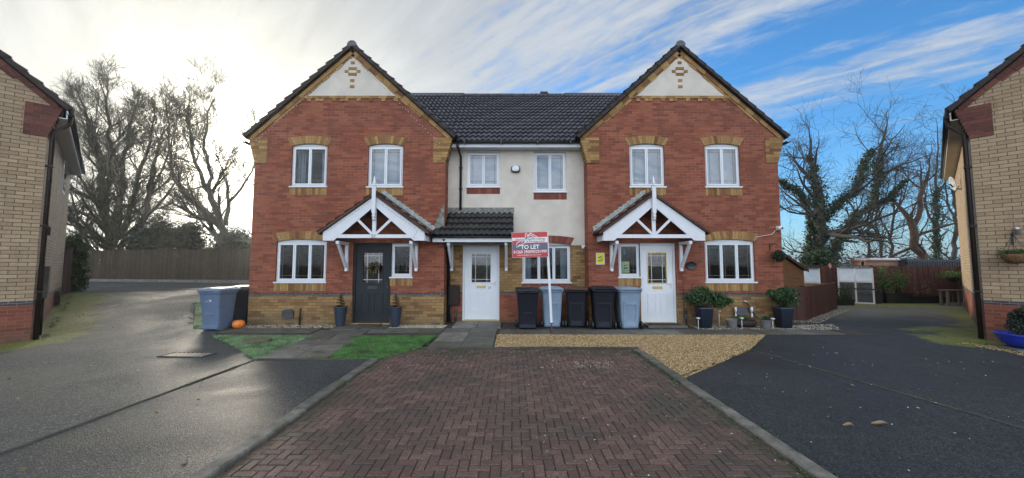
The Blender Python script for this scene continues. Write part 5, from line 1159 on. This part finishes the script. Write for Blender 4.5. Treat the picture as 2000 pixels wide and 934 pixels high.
fp = thing('window_figurine', 'small pale hanging ornament in the small right window', 'ornament', PT(1219, 492, 10.27)); mb = MB(); mb.lathe([(.0, -.09), (.02, -.05), (.012, -.02), (.03, .0), (.03, .05), (0, .07)], (0, 0, 0), 10); mb.build('ornament_body', M['curtain'], fp); mb = MB(); mb.tube([(0, 0, .07), (0, 0, .12)], .003, 4); mb.build('ornament_string', M['black'], fp)
ov = thing('oval_plaque', 'black oval scrolled plaque right of the right hand porch', 'plaque', PT(1350, 519, 10.085)); mb = MB()
mb.loft([[(.145 * k * math.cos(-a), yy, .115 * k * math.sin(-a)) for a in [2 * math.pi * i / 28 for i in range(28)]] for yy, k in ((0.01, 1), (-.012, 1), (-.016, .9), (-.010, .86), (-.010, .2))]); mb.build('plaque_plate', M['black'], ov)
mb = MB()
for k in range(5): mb.tube([(-.08 + .04 * k + .012 * math.cos(t), -.014, .02 * math.sin(t * 1.3 + k) + .01 * math.sin(k)) for t in [i * .7 for i in range(7)]], .006, 5)
mb.build('plaque_scrolls', M['dkgrey'], ov)
hb = thing('hanging_plant_ball', 'dark green plant ball hanging from a black scroll bracket', 'hanging plant', PT(1503, 480, 10.09)); mb = MB(); mb.box(-.012, .012, -.012, 0, -.12, .06); mb.tube([(0, -.01, .04), (.0, -.10, .05), (.05, -.18, .03), (.09, -.20, -.01)], .008, 5)
mb.tube([(.0, -.01, -.05), (.02, -.06, .0), (.03, -.10, .04)], .006, 5); mb.build('wall_bracket', M['black'], hb); mb = MB(); mb.tube([(.09, -.20, -.01), (.09, -.20, -.15)], .003, 4); mb.build('chain', M['black'], hb)
mb = MB(); q = rng.normal(0, 1, (1300, 3)); q /= np.linalg.norm(q, axis=1)[:, None]; q *= rng.uniform(.08, .165, 1300)[:, None]; leaf_quads(mb, q + np.array((.09, -.20, -.28)), .018); mb.build('foliage', M['conifer'], hb)
# wreath
wr = thing('door_wreath', 'round dark wreath with gold leaves on the slate coloured door', 'wreath', PT(729, 524, 10.09)); mb = MB(); A = rng.uniform(0, 6.28, 900); rr = rng.normal(.115, .022, 900); q = np.stack([np.cos(A) * rr, rng.normal(0, .012, 900), np.sin(A) * rr], 1); leaf_quads(mb, q, .022); mb.build('wreath_leaves', m_leaf('wreath', [(0, (.03, .04, .02)), (.6, (.06, .06, .03)), (1, (.35, .27, .12))]), wr)
mb = MB()
for k in range(9): a = k * .7; mb.lathe([(0, -.014), (.014, 0), (0, .014)], (.11 * math.cos(a), -.03, .11 * math.sin(a)), 8)
mb.build('wreath_baubles', M['gold'], wr)
# fairy lights
BL = m_plain('fairy_bulb', (.7, .72, .9), .3); nt = BL.node_tree; nt.nodes['Principled BSDF'].inputs['Emission Color'].default_value = (.85, .85, 1, 1); nt.nodes['Principled BSDF'].inputs['Emission Strength'].default_value = .5
def lights(label, pts, n, sag=.0, br=.0055):
    t = thing('fairy_lights', label, 'string lights', pts[0], 0); o0 = Vector(pts[0]); P = [Vector(p) - o0 for p in pts]; L = [0]
    for a, b in zip(P, P[1:]): L.append(L[-1] + (b - a).length)
    def at(s):
        for i in range(len(P) - 1):
            if s <= L[i + 1] + 1e-6: f = (s - L[i]) / (L[i + 1] - L[i]); return P[i].lerp(P[i + 1], f)
        return P[-1].copy()
    q = []
    for k in range(n * 2 + 1): p = at(L[-1] * k / (n * 2)); p.z += .02 * math.sin(k * 2.1) - sag * abs(math.sin(k * .4)); q.append(p)
    w = MB(); w.tube(q, .003, 4); w.build('wire', M['dkgrey'], t); bm_ = None
    for k in range(0, n * 2 + 1, 2):
        if bm_ is None: b = MB(); b.lathe([(0, -br * 1.5), (br, -br * .5), (br, br), (0, br * 1.5)], (0, 0, 0), 6); bo = b.build('bulb', BL, t); bm_ = bo
        else: bo = bm_.copy(); COL.objects.link(bo); bo.parent = t
        bo.location = q[k]
hx = LX + 2.575
lights('white fairy lights along both rakes of the left gable', [(LX + .05, HY - .06, 4.93), (hx, HY - .06, 7.28), (LX + 5.0, HY - .06, 4.85)], 62)
lights('white fairy lights along the left porch bargeboards', [(LX + 3.5 - 1.15, HY - .70, 2.42), (LX + 3.5, HY - .70, 3.22), (LX + 3.5 + 1.1, HY - .70, 2.45), (LX + 3.5 + .95, HY - .68, 2.15)], 34)
# mats and steps
mb = MB(); mb.box(-.48, .50, -.36, 0, 0, .06); o = mb.build('door_step', M['slab'], None, (3.90, 10.0, .01)); tag(o, 'pale concrete step under the right hand door', 'step')
def mat_(label, loc, w, d, col):
    mb = MB(); mb.box(-w / 2, w / 2, -d / 2, d / 2, 0, .012); mb.build
    o = mb.build('door_mat', m_plain('coir', col, .95, var=.4, scale=40, bmp=.6), None, loc); tag(o, label, 'doormat')
mat_('dark brown doormat on the right hand door step', (3.88, 9.84, .073), .78, .26, (.045, .03, .02)); mat_('reddish brown doormat in front of the slate coloured door', (-3.70, 9.88, .042), .62, .28, (.09, .045, .03))
# ------------------------------------------------------------------ planters and plants
M['potblue'] = m_plain('blue_grey_planter', (.032, .045, .072), .45, var=.08); M['potgrey'] = m_plain('grey_pot', (.17, .165, .17), .55, var=.1); M['cobalt'] = m_plain('cobalt_glaze', (.015, .04, .42), .12, var=.05)
M['topiary'] = m_leaf('lit_twig', [(0, (.05, .035, .02)), (1, (.26, .15, .06))])
WB = m_plain('warm_bulb', (.9, .6, .25), .3); WB.node_tree.nodes['Principled BSDF'].inputs['Emission Color'].default_value = (1, .62, .22, 1); WB.node_tree.nodes['Principled BSDF'].inputs['Emission Strength'].default_value = 1.2
def topiary(label, loc, warm):
    t = thing('ribbed_planter', label, 'planter', loc, 0, 'ribbed planters beside the slate door'); mb = MB(); pr = [(.0, 0), (.095, 0)]
    for k in range(12): z = .03 + k * .036; r = .10 + .055 * z / .45; pr += [(r, z), (r + .007, z + .012), (r, z + .030)]
    pr += [(.165, .47), (.172, .475), (.172, .50), (.155, .50), (.15, .46), (0, .455)]; mb.lathe(pr, (0, 0, 0), 24); mb.build('pot', M['potblue'], t)
    q = MB(); n = 2600; h = rng.uniform(0, 1, n); a = h * 26; r = .105 * (1 - h * .85) + rng.normal(0, .018, n); P = np.stack([np.cos(a) * r, np.sin(a) * r, .49 + h * .30], 1); leaf_quads(q, P, .017); q.build('spiral_twigs', M['topiary'], t)
    s = MB(); s.tube([(0, 0, .45), (0, 0, .84)], .008, 6)
    s.build('stem', M['bark'], t); bo = None
    for k in range(16):
        h = (k + .5) / 16; aa = h * 26; rr = .11 * (1 - h * .85)
        if bo is None: b = MB(); b.lathe([(0, -.008), (.008, 0), (0, .008)], (0, 0, 0), 6); bo = b.build('bulb', WB if warm else BL, t); c = bo
        else: c = bo.copy(); COL.objects.link(c); c.parent = t
        c.location = (math.cos(aa) * rr, math.sin(aa) * rr, .49 + h * .30)
topiary('blue ribbed planter with a spiral twig tree left of the slate door', (-4.38, 9.80, .02), False)
topiary('blue ribbed planter with a warmly lit twig tree right of the slate door', (-2.97, 9.80, .02), True)
def shrub_pot(label, loc, parts, n, pot=(.165, .13, .50), leaf='shrub', size=.028, stems=9, group=None):
    t = thing('potted_shrub', label, 'potted plant', loc, 0, group); mb = MB(); w1, w0, h = pot; mb.loft([rrect(w0, w0, .02, 0), rrect(w1, w1, .02, h - .04), rrect(w1 + .01, w1 + .01, .02, h - .035), rrect(w1 + .01, w1 + .01, .02, h), rrect(w1 - .015, w1 - .015, .02, h), rrect(w1 - .02, w1 - .02, .02, h - .04)]); mb.build('pot', M['potblue'], t)
    f = MB(); s = MB()
    for c, r, k in parts:
        clump(f, c, r, int(n * k), size, 0, .4, 16)
    for k in range(stems):
        c = parts[k % len(parts)]; e_ = Vector(c[0]) + Vector(c[1]) * random.uniform(-.5, .7); s.tube([(random.uniform(-.05, .05), random.uniform(-.05, .05), h - .05), (e_.x * .5, e_.y * .5, h + .1), tuple(e_)], [.008, .006, .003], 5)
    f.build('foliage', M[leaf], t); s.build('stems', M['bark'], t); return t
shrub_pot('tall blue square planter with a spreading leafy shrub by the right door', (4.86, 9.72, .02), [((-.10, 0, .78), (.38, .28, .26), .6), ((.42, 0, .68), (.30, .22, .18), .4)], 5200)
shrub_pot('tall blue square planter with a rounded dense shrub at the wall end', (6.86, 9.72, .02), [((.0, 0, .78), (.42, .30, .27), 1)], 5600)
def small_pot(label, loc, tilt, leafn):
    t = thing('small_pot', label, 'plant pot', loc, 0, 'small ribbed grey pots'); t.rotation_euler = (0, tilt, 0); mb = MB(); n = 40
    def ring(r, z, amp=.004): return [((r + amp * (k % 2)) * math.cos(2 * math.pi * k / n), (r + amp * (k % 2)) * math.sin(2 * math.pi * k / n), z) for k in range(n)]
    mb.loft([ring(.085, 0), ring(.12, .17), ring(.138, .175, 0), ring(.142, .20, 0), ring(.125, .20, 0), ring(.12, .17, 0)], sm_=False); mb.build('pot', M['potgrey'], t)
    if leafn: f = MB(); clump(f, (0.02, 0, .24), (.15, .12, .06), leafn, .018, 0, .5, 6); f.build('foliage', M['shrub'], t)
    mb = MB(); mb.lathe([(.0, .16), (.118, .165)], (0, 0, 0), 16, cap=(False, False)); mb.build('compost', M['soil'], t)
small_pot('small grey ribbed pot tilted on the soil beside the left tall planter', (5.52, 9.62, .03), R(-8), 0)
small_pot('small upright grey ribbed pot with a low leafy plant', (6.34, 9.60, .02), 0, 600)
tr = thing('planting_trough', 'low brown trough with bright green leaves between the grey pots', 'trough', (5.92, 9.80, .01)); mb = MB(); mb.loft([rrect(.22, .10, .02, 0), rrect(.25, .12, .02, .17), rrect(.23, .10, .02, .17), rrect(.23, .10, .02, .14)]); mb.build('trough_box', M['brownpl'], tr); f = MB(); clump(f, (-.08, -.02, .23), (.17, .12, .08), 900, .022, 0, .5, 7); f.build('foliage', M['bright'], tr)
ch = thing('folded_tray', 'dark folding tray with two white candle holders against the wall', 'tray', (6.0, 9.98, 0)); mb = MB(); mb.obox((-.18, 0, .28), (.38, 0, 0), (0, .02, 0), (0, .06, .20)); mb.build('tray_panel', M['black'], ch); mb = MB()
for x in (-.20, .22): mb.lathe([(.02, 0), (.022, .08), (.012, .09), (.012, .15), (.03, .16), (.03, .27), (0, .275)], (x, -.02, .22), 10)
mb.build('candle_holders', M['whitewood'], ch)
mb = MB()
for x in (-.18, .18): mb.beam((x, .01, 0), (x, .01, .30), .02, .02)
mb.build('tray_legs', M['black'], ch)
hs = thing('hose_pipe', 'black hose leaning diagonally on the golden bricks', 'hose', (6.45, 9.98, 0)); mb = MB(); a, b = PT(1457, 590, 10.04) - hs.location, PT(1475, 617, 10.0) - hs.location; mb.tube([a + Vector((-.01, 0, .05)), a, (a + b) / 2 + Vector((.01, -.03, 0)), b, b + Vector((.12, -.05, -.12)), (b.x + .15, -.1, .02)], .016, 7); mb.build('hose_tube', M['black'], hs); mb = MB(); mb.tube([a + Vector((-.05, -.01, .03)), a + Vector((.04, -.01, .0))], .018, 7); mb.build('tap', M['leadw'], hs)
def solar(label, px, pyt, Y):
    p = PT(px, pyt, Y); t = thing('solar_light', label, 'garden light', (p.x, Y, 0), 0, 'solar stake lights'); mb = MB(); mb.tube([(0, 0, 0), (0, 0, p.z - .03)], .009, 6); mb.build('stake', M['leadw'], t); mb = MB(); mb.lathe([(.02, -.05), (.03, -.03), (.055, -.012), (.05, .004), (.0, .018)], (0, 0, p.z), 14); mb.build('cap', m_plain('steel_cap', (.6, .6, .6), .3, .5), t)
for lab, px, pyt, Y in [('solar stake light in front of the tall planter by the right door', 1363.5, 621, 9.35), ('solar stake light in front of the brown trough', 1448.5, 621, 9.45), ('solar stake light in front of the tall planter at the wall end', 1509, 622, 9.35), ('solar stake light close to the low dark fence', 1529, 617, 9.7), ('short white topped stake light behind the tilted grey pot', 1404, 607, 9.9)]: solar(lab, px, pyt, Y)
mt = thing('water_butt_tap', 'grey standpipe tap beside the right hand door frame', 'standpipe', (4.52, 9.97, 0)); mb = MB(); mb.tube([(0, 0, 0), (.0, 0, .42), (0, -.05, .45)], .022, 8); mb.box(-.04, .04, -.03, .02, .20, .30); mb.build('pipe', M['dkgrey'], mt); mb = MB(); mb.tube([(-.02, .07, .2), (-.03, .07, 1.9)], .006, 5); mb.build('cable', M['black'], mt)
# back yard plants
def tub_plant(label, px, Y, h, n, leaf='shrub', pot='black', w=.3, ph=.35, spread=.3, name='tub_plant', base=.0, size=.035):
    p = PT(px, 520, Y); t = thing(name, label, 'potted plant', (p.x, Y, base), 0); mb = MB(); mb.loft([rrect(w * .92, .15, .012, 0), rrect(w, .18, .012, ph), rrect(w - .02, .16, .012, ph), rrect(w - .02, .16, .012, ph - .04)], sm_=False); mb.build('tub', M[pot], t)
    s = MB(); f = MB(); random.seed(int(px))
    for k in range(7):
        x = random.uniform(-spread, spread); top = Vector((x, random.uniform(-.1, .1), h * random.uniform(.6, 1))); s.tube([(x * .3, 0, ph * .8), (x * .7, 0, (ph + top.z) / 2), tuple(top)], [.012, .009, .004], 5)
        m = n // 7; tt = rng.uniform(.35, 1, m); q = np.stack([x * .3 + (top.x - x * .3) * tt, top.y * tt, ph * .8 + (top.z - ph * .8) * tt], 1) + rng.normal(0, .075, (m, 3)); leaf_quads(f, q, size)
    s.build('stems', M['bark'], t); f.build('foliage', M[leaf], t)
tub_plant('leafy plant in a dark tub standing in front of the greenhouse', 1648, 15.2, .80, 260, w=.22, ph=.24)
tub_plant('spiky yellow green plant in a black tub right of the greenhouse', 1697, 15.9, 1.25, 300, 'bright', w=.32, ph=.42, spread=.2, size=.03)
tub_plant('tall bright green climber in a black planter against the fence', 1722, 16.1, 1.62, 420, 'bright', w=.30, ph=.42, spread=.16)
tub_plant('broad bright green shrub in a black planter against the fence', 1745, 16.0, 1.45, 800, 'bright', w=.55, ph=.42, spread=.42)
tub_plant('sparse dark plant in a low black planter further along the fence', 1800, 16.0, 1.0, 160, 'dryleaf', w=.75, ph=.27, spread=.3, size=.025)
tub_plant('dark leafy plant in a small pot at the left of the greenhouse door', 1634, 15.2, .5, 160, w=.15, ph=.2, spread=.12)
bn = thing('wooden_bench', 'narrow pale wooden bench by the right house side wall', 'bench', (17.6, 15.0, 0), R(-2)); a = PT(1838, 566, 15.0); b = PT(1882, 566, 15.0); mb = MB(); z = a.z; wdt = b.x - a.x; mb.box(-.0, wdt, -.15, .15, z - .04, z); bn.location.x = a.x; mt2 = m_rnd('weathered_wood', [(0, (.16, .15, .12)), (1, (.24, .22, .18))], .85); mb.build('seat', mt2, bn)
for x in (.10, wdt - .1):
    for y in (-.12, .12): mb = MB(); mb.box(x - .035, x + .035, y - .03, y + .03, 0, z - .041); mb.build('leg', mt2, bn)
bk = thing('hanging_basket', 'wispy yellow green plant in a basket above the wooden bench', 'hanging basket', PT(1862, 541, 15.2)); mb = MB(); mb.lathe([(.05, -.2), (.16, -.12), (.21, 0)], (0, 0, 0), 12, cap=(True, True)); mb.build('basket', M['brownpl'], bk); f = MB(); q = rng.normal(0, 1, (900, 3)) * (.21, .16, .10) + (0, 0, .08); leaf_quads(f, q, .035, asp=.2); f.build('foliage', M['bright'], bk); mb = MB(); mb.tube([(.21, 0, 0), (.5, .1, .28)], .01, 5); mb.build('basket_bracket', M['black'], bk)
fl = thing('garden_flag', 'small pink pointed flag on a stick left of the greenhouse', 'flag', PT(1621, 520, 16.0)); mb = MB(); mb.prism([(-.07, .05), (.0, -.10), (.08, .0), (0, .13)], -.004, .004); mb.build('flag_cloth', m_plain('pink_cloth', (.62, .30, .30), .8), fl); mb = MB(); mb.tube([(0, .008, -1.6), (0, .008, .14)], .008, 5); mb.build('flag_stick', M['bark'], fl)
ln = thing('garden_lantern', 'black lantern post right of the greenhouse', 'lantern', PT(1685, 516, 16.0)); mb = MB(); mb.lathe([(.02, -.10), (.05, -.02), (.055, .06), (.07, .065), (.02, .13), (0, .17)], (0, 0, 0), 6); mb.build('lantern_head', M['black'], ln); mb = MB(); mb.tube([(0, 0, -1.55), (0, 0, -.10)], .018, 6); mb.build('lantern_post', M['black'], ln)
# right neighbour's fittings
def on_wall(H, x, z, y=-.02):
    c, s = math.cos(H.rotation_euler.z), math.sin(H.rotation_euler.z); return Vector((H.location.x + x * c - y * s, H.location.y + x * s + y * c, z))
hbk = thing('hanging_basket', 'half round wicker basket of plants hanging on the right buff wall', 'hanging basket', on_wall(RNr, .44, 2.1, 0), R(-48)); mb = MB(); mb.box(-.015, .015, -.02, 0, -.10, .13); mb.tube([(0, -.01, .12), (0, -.16, .14), (0, -.22, .10)], .009, 6); mb.build('wall_bracket', M['black'], hbk)
mb = MB()
for a in range(5): an = a * 2 * math.pi / 5 + .3; mb.tube([(0, -.22, .10), (.19 * math.cos(an), -.22 + .17 * math.sin(an), -.30)], .004, 4)
mb.build('chains', M['black'], hbk); mb = MB(); mb.lathe([(.0, -.50), (.08, -.485), (.15, -.42), (.185, -.34), (.195, -.30), (.18, -.30)], (0, -.22, 0), 20)
for k in range(12): an = k * math.pi / 6; mb.tube([(.196 * math.cos(an), -.22 + .196 * math.sin(an), -.30), (.17 * math.cos(an), -.22 + .17 * math.sin(an), -.385), (.09 * math.cos(an), -.22 + .09 * math.sin(an), -.485)], .007, 4)
mb.build('basket', m_plain('wicker', (.20, .11, .05), .85, var=.4, scale=60, bmp=.6), hbk); f = MB(); q = rng.normal(0, 1, (900, 3)) * (.12, .10, .035) + (0, -.22, -.27); leaf_quads(f, q, .016); f.build('foliage', M['shrub'], hbk)
wl_ = thing('wall_lantern', 'small steel and black lantern above the right hanging basket', 'lantern', on_wall(RNr, .50, 2.30, 0), R(-48)); mb = MB(); mb.box(-.02, .02, -.05, 0, -.04, .06); mb.build('mount', M['black'], wl_); mb = MB(); mb.lathe([(.03, -.09), (.055, -.085), (.045, .0), (.06, .01), (.03, .05), (.0, .07)], (0, -.09, 0), 12); mb.build('lantern_head', m_plain('steel', (.5, .5, .5), .3, .7), wl_)
bp = thing('blue_pot', 'glossy cobalt blue pot with a dark evergreen by the right edge', 'potted plant', (9.66, 7.25, .03)); mb = MB(); mb.lathe([(0, 0), (.17, 0), (.30, .07), (.36, .17), (.37, .22), (.395, .235), (.395, .265), (.36, .265), (.34, .22), (0, .21)], (0, 0, 0), 32); mb.build('pot', M['cobalt'], bp); f = MB(); clump(f, (.06, 0, .52), (.33, .28, .34), 7000, .022, 0, .4, 18); f.build('foliage', M['conifer'], bp); mb = MB(); mb.tube([(0, 0, .2), (.02, 0, .7)], [.02, .008], 6); mb.build('stem', M['bark'], bp)
mb = MB(); mb.box(-.45, .55, -.35, .35, 0, .028); o = mb.build('stone_slab', M['slab'], None, (9.72, 7.2, .004), (0, 0, R(-20))); tag(o, 'pale stone slab under the cobalt blue pot', 'slab')
ds = thing('satellite_dish', 'pale satellite dish on the side wall of the right house', 'satellite dish', PT(1856, 360, 11.5)); mb = MB(); rings = []
for k in range(6): r = .22 * k / 5 + .001; rings.append([(r * math.cos(a), -.10 + .9 * r * r, r * math.sin(a)) for a in [-2 * math.pi * i / 24 for i in range(24)]])
rings += [[(x, y + .012, z) for x, y, z in g] for g in rings[::-1]]; mb.loft(rings); dd = mb.build('dish', m_plain('dish_grey', (.5, .5, .5), .5), ds, rot=(R(-12), 0, R(55))); mb = MB(); mb.tube([(0, .0, 0), (.25, .12, -.12), (.55, .16, -.12)], .02, 6); mb.tube([(0, -.1, -.28), (-.12, -.32, -.12)], .010, 5); mb.build('dish_arm', M['black'], ds)
# fallen leaves, twigs
mb = MB(); pts = []
for poly, n in (([(2.6, 2.6), (5.2, 2.6), (8, 6), (5, 8), (2.8, 5)], 26), ([(-7, 3.0), (-2.6, 3.0), (-2.6, 6), (-7, 9)], 26), ([(-2, 3), (2, 3), (2, 7), (-2, 7)], 14), ([(-1.5, 7.4), (6, 8.6), (6, 9.5), (-1.5, 9.5)], 90), ([(-6, 8), (-4.4, 6.6), (-2.2, 6.5), (-1.7, 8.6), (-2, 9.6), (-6.8, 9.5)], 110), ([(-9.5, 8), (-12, 10), (-14, 13), (-12, 13), (-9, 9)], 40)):
    for x, y in scatter(poly, n):
        a = rng.uniform(0, 6.28); s = rng.uniform(.016, .036); z = gz(x, y) + .018; c, d = math.cos(a), math.sin(a); b = len(mb.v)
        for u, v, w in ((-1, 0, .003), (-.3, -.42, .008), (.5, -.35, .01), (1, 0, .004), (.5, .35, .012), (-.3, .42, .004)): mb.v.append((x + (u * c - v * d) * s, y + (u * d + v * c) * s, z + w * rng.uniform(.5, 2)))
        mb.face(tuple(range(b, b + 6)))
o = mb.build('fallen_leaves', M['dryleaf']); tag(o, 'pale dry leaves scattered over the drives and paving', 'leaf litter', None, 'stuff')
for lab, px, py, s in (('large curled pale leaf on the dark right hand tarmac', 1719, 831, .075), ('smaller curled leaf left of the larger one on the tarmac', 1657, 834, .05)):
    u = (467 - py); d_ = PT(px, py, 1) - Vector((0, 0, EYE)); t_ = -EYE / d_.z; gx, gy = d_.x * t_, t_
    lf = MB(); n = 9; top = [(-1 + 2 * k / n, .38 * math.sin(math.pi * k / n) ** .7) for k in range(n + 1)]
    for k in range(n):
        (u0, v0), (u1, v1) = top[k], top[k + 1]; zc = lambda u, v: .010 + .022 * abs(v) / .38 + .008 * math.sin(u * 3)
        lf.poly([(u0 * s, 0, zc(u0, 0)), (u1 * s, 0, zc(u1, 0)), (u1 * s, v1 * s, zc(u1, v1)), (u0 * s, v0 * s, zc(u0, v0))], r=.8); lf.poly([(u1 * s, 0, zc(u1, 0)), (u0 * s, 0, zc(u0, 0)), (u0 * s, -v0 * s, zc(u0, v0)), (u1 * s, -v1 * s, zc(u1, v1))], r=.9)
    o = lf.build('fallen_leaf', M['dryleaf'], None, (gx, gy, .004), (0, 0, R(-15))); tag(o, lab, 'leaf')
# weeds along the kerbs
mb = MB(); P_ = []
for (x0, y0), (x1, y1), n in (((2.20, 2.5), (2.22, 7.0), 700), ((2.38, 2.6), (2.38, 5.4), 500), ((-1.9, 7.16), (2.3, 7.17), 700), ((2.42, 5.5), (4.46, 7.2), 400), ((4.46, 7.2), (5.75, 8.7), 300), ((-2.2, 5.8), (-2.19, 7.1), 350), ((-6.6, 8.5), (-4.32, 6.5), 450), ((-.3, 7.34), (1.6, 7.34), 500), ((-1.7, 7.4), (-1.66, 8.5), 500), ((-9.85, 8.1), (-15.3, 13.3), 900), ((8.8, 7.6), (8.6, 5.5), 500), ((-7.9, 9.45), (-9.95, 12.0), 300)):
    t = rng.uniform(0, 1, n) ; w = .035 * rng.normal(0, 1, n); m_ = np.array([mnoise.noise(Vector((a * 9 + x0, y0, 2))) for a in t]) > -.05; t = t[m_]; w = w[m_]
    x = x0 + (x1 - x0) * t + w; y = y0 + (y1 - y0) * t + w; z = np.array([gz(a, b) for a, b in zip(x, y)]) + rng.uniform(.008, .03, len(x)); P_.append(np.stack([x, y, z], 1))
leaf_quads(mb, np.concatenate(P_), .012); o = mb.build('kerb_weeds', M['shrub']); tag(o, 'moss and small weeds growing along the kerb edges', 'weeds', None, 'stuff')
# soften shading on smooth tubes, finish
for ob in list(bpy.data.objects):
    if ob.type == 'EMPTY' and not ob.children and 'category' in ob: pass
# ------------------------------------------------------------------ thin volume added to imitate lens glare round the low sun
m = bpy.data.materials.new('glare_volume'); m.use_nodes = True; nt = m.node_tree; nt.nodes.remove(nt.nodes['Principled BSDF'])
pv_ = nt.nodes.new('ShaderNodeVolumePrincipled'); pv_.inputs['Color'].default_value = (.96, .97, 1, 1); pv_.inputs['Density'].default_value = .0011; pv_.inputs['Anisotropy'].default_value = .80
nt.links.new(pv_.outputs[0], nt.nodes['Material Output'].inputs['Volume'])
mb = MB(); mb.box(-1000, 1000, -1000, 1000, -1.5, 19.0); o = mb.build('glare_haze', m); o['kind'] = 'stuff'
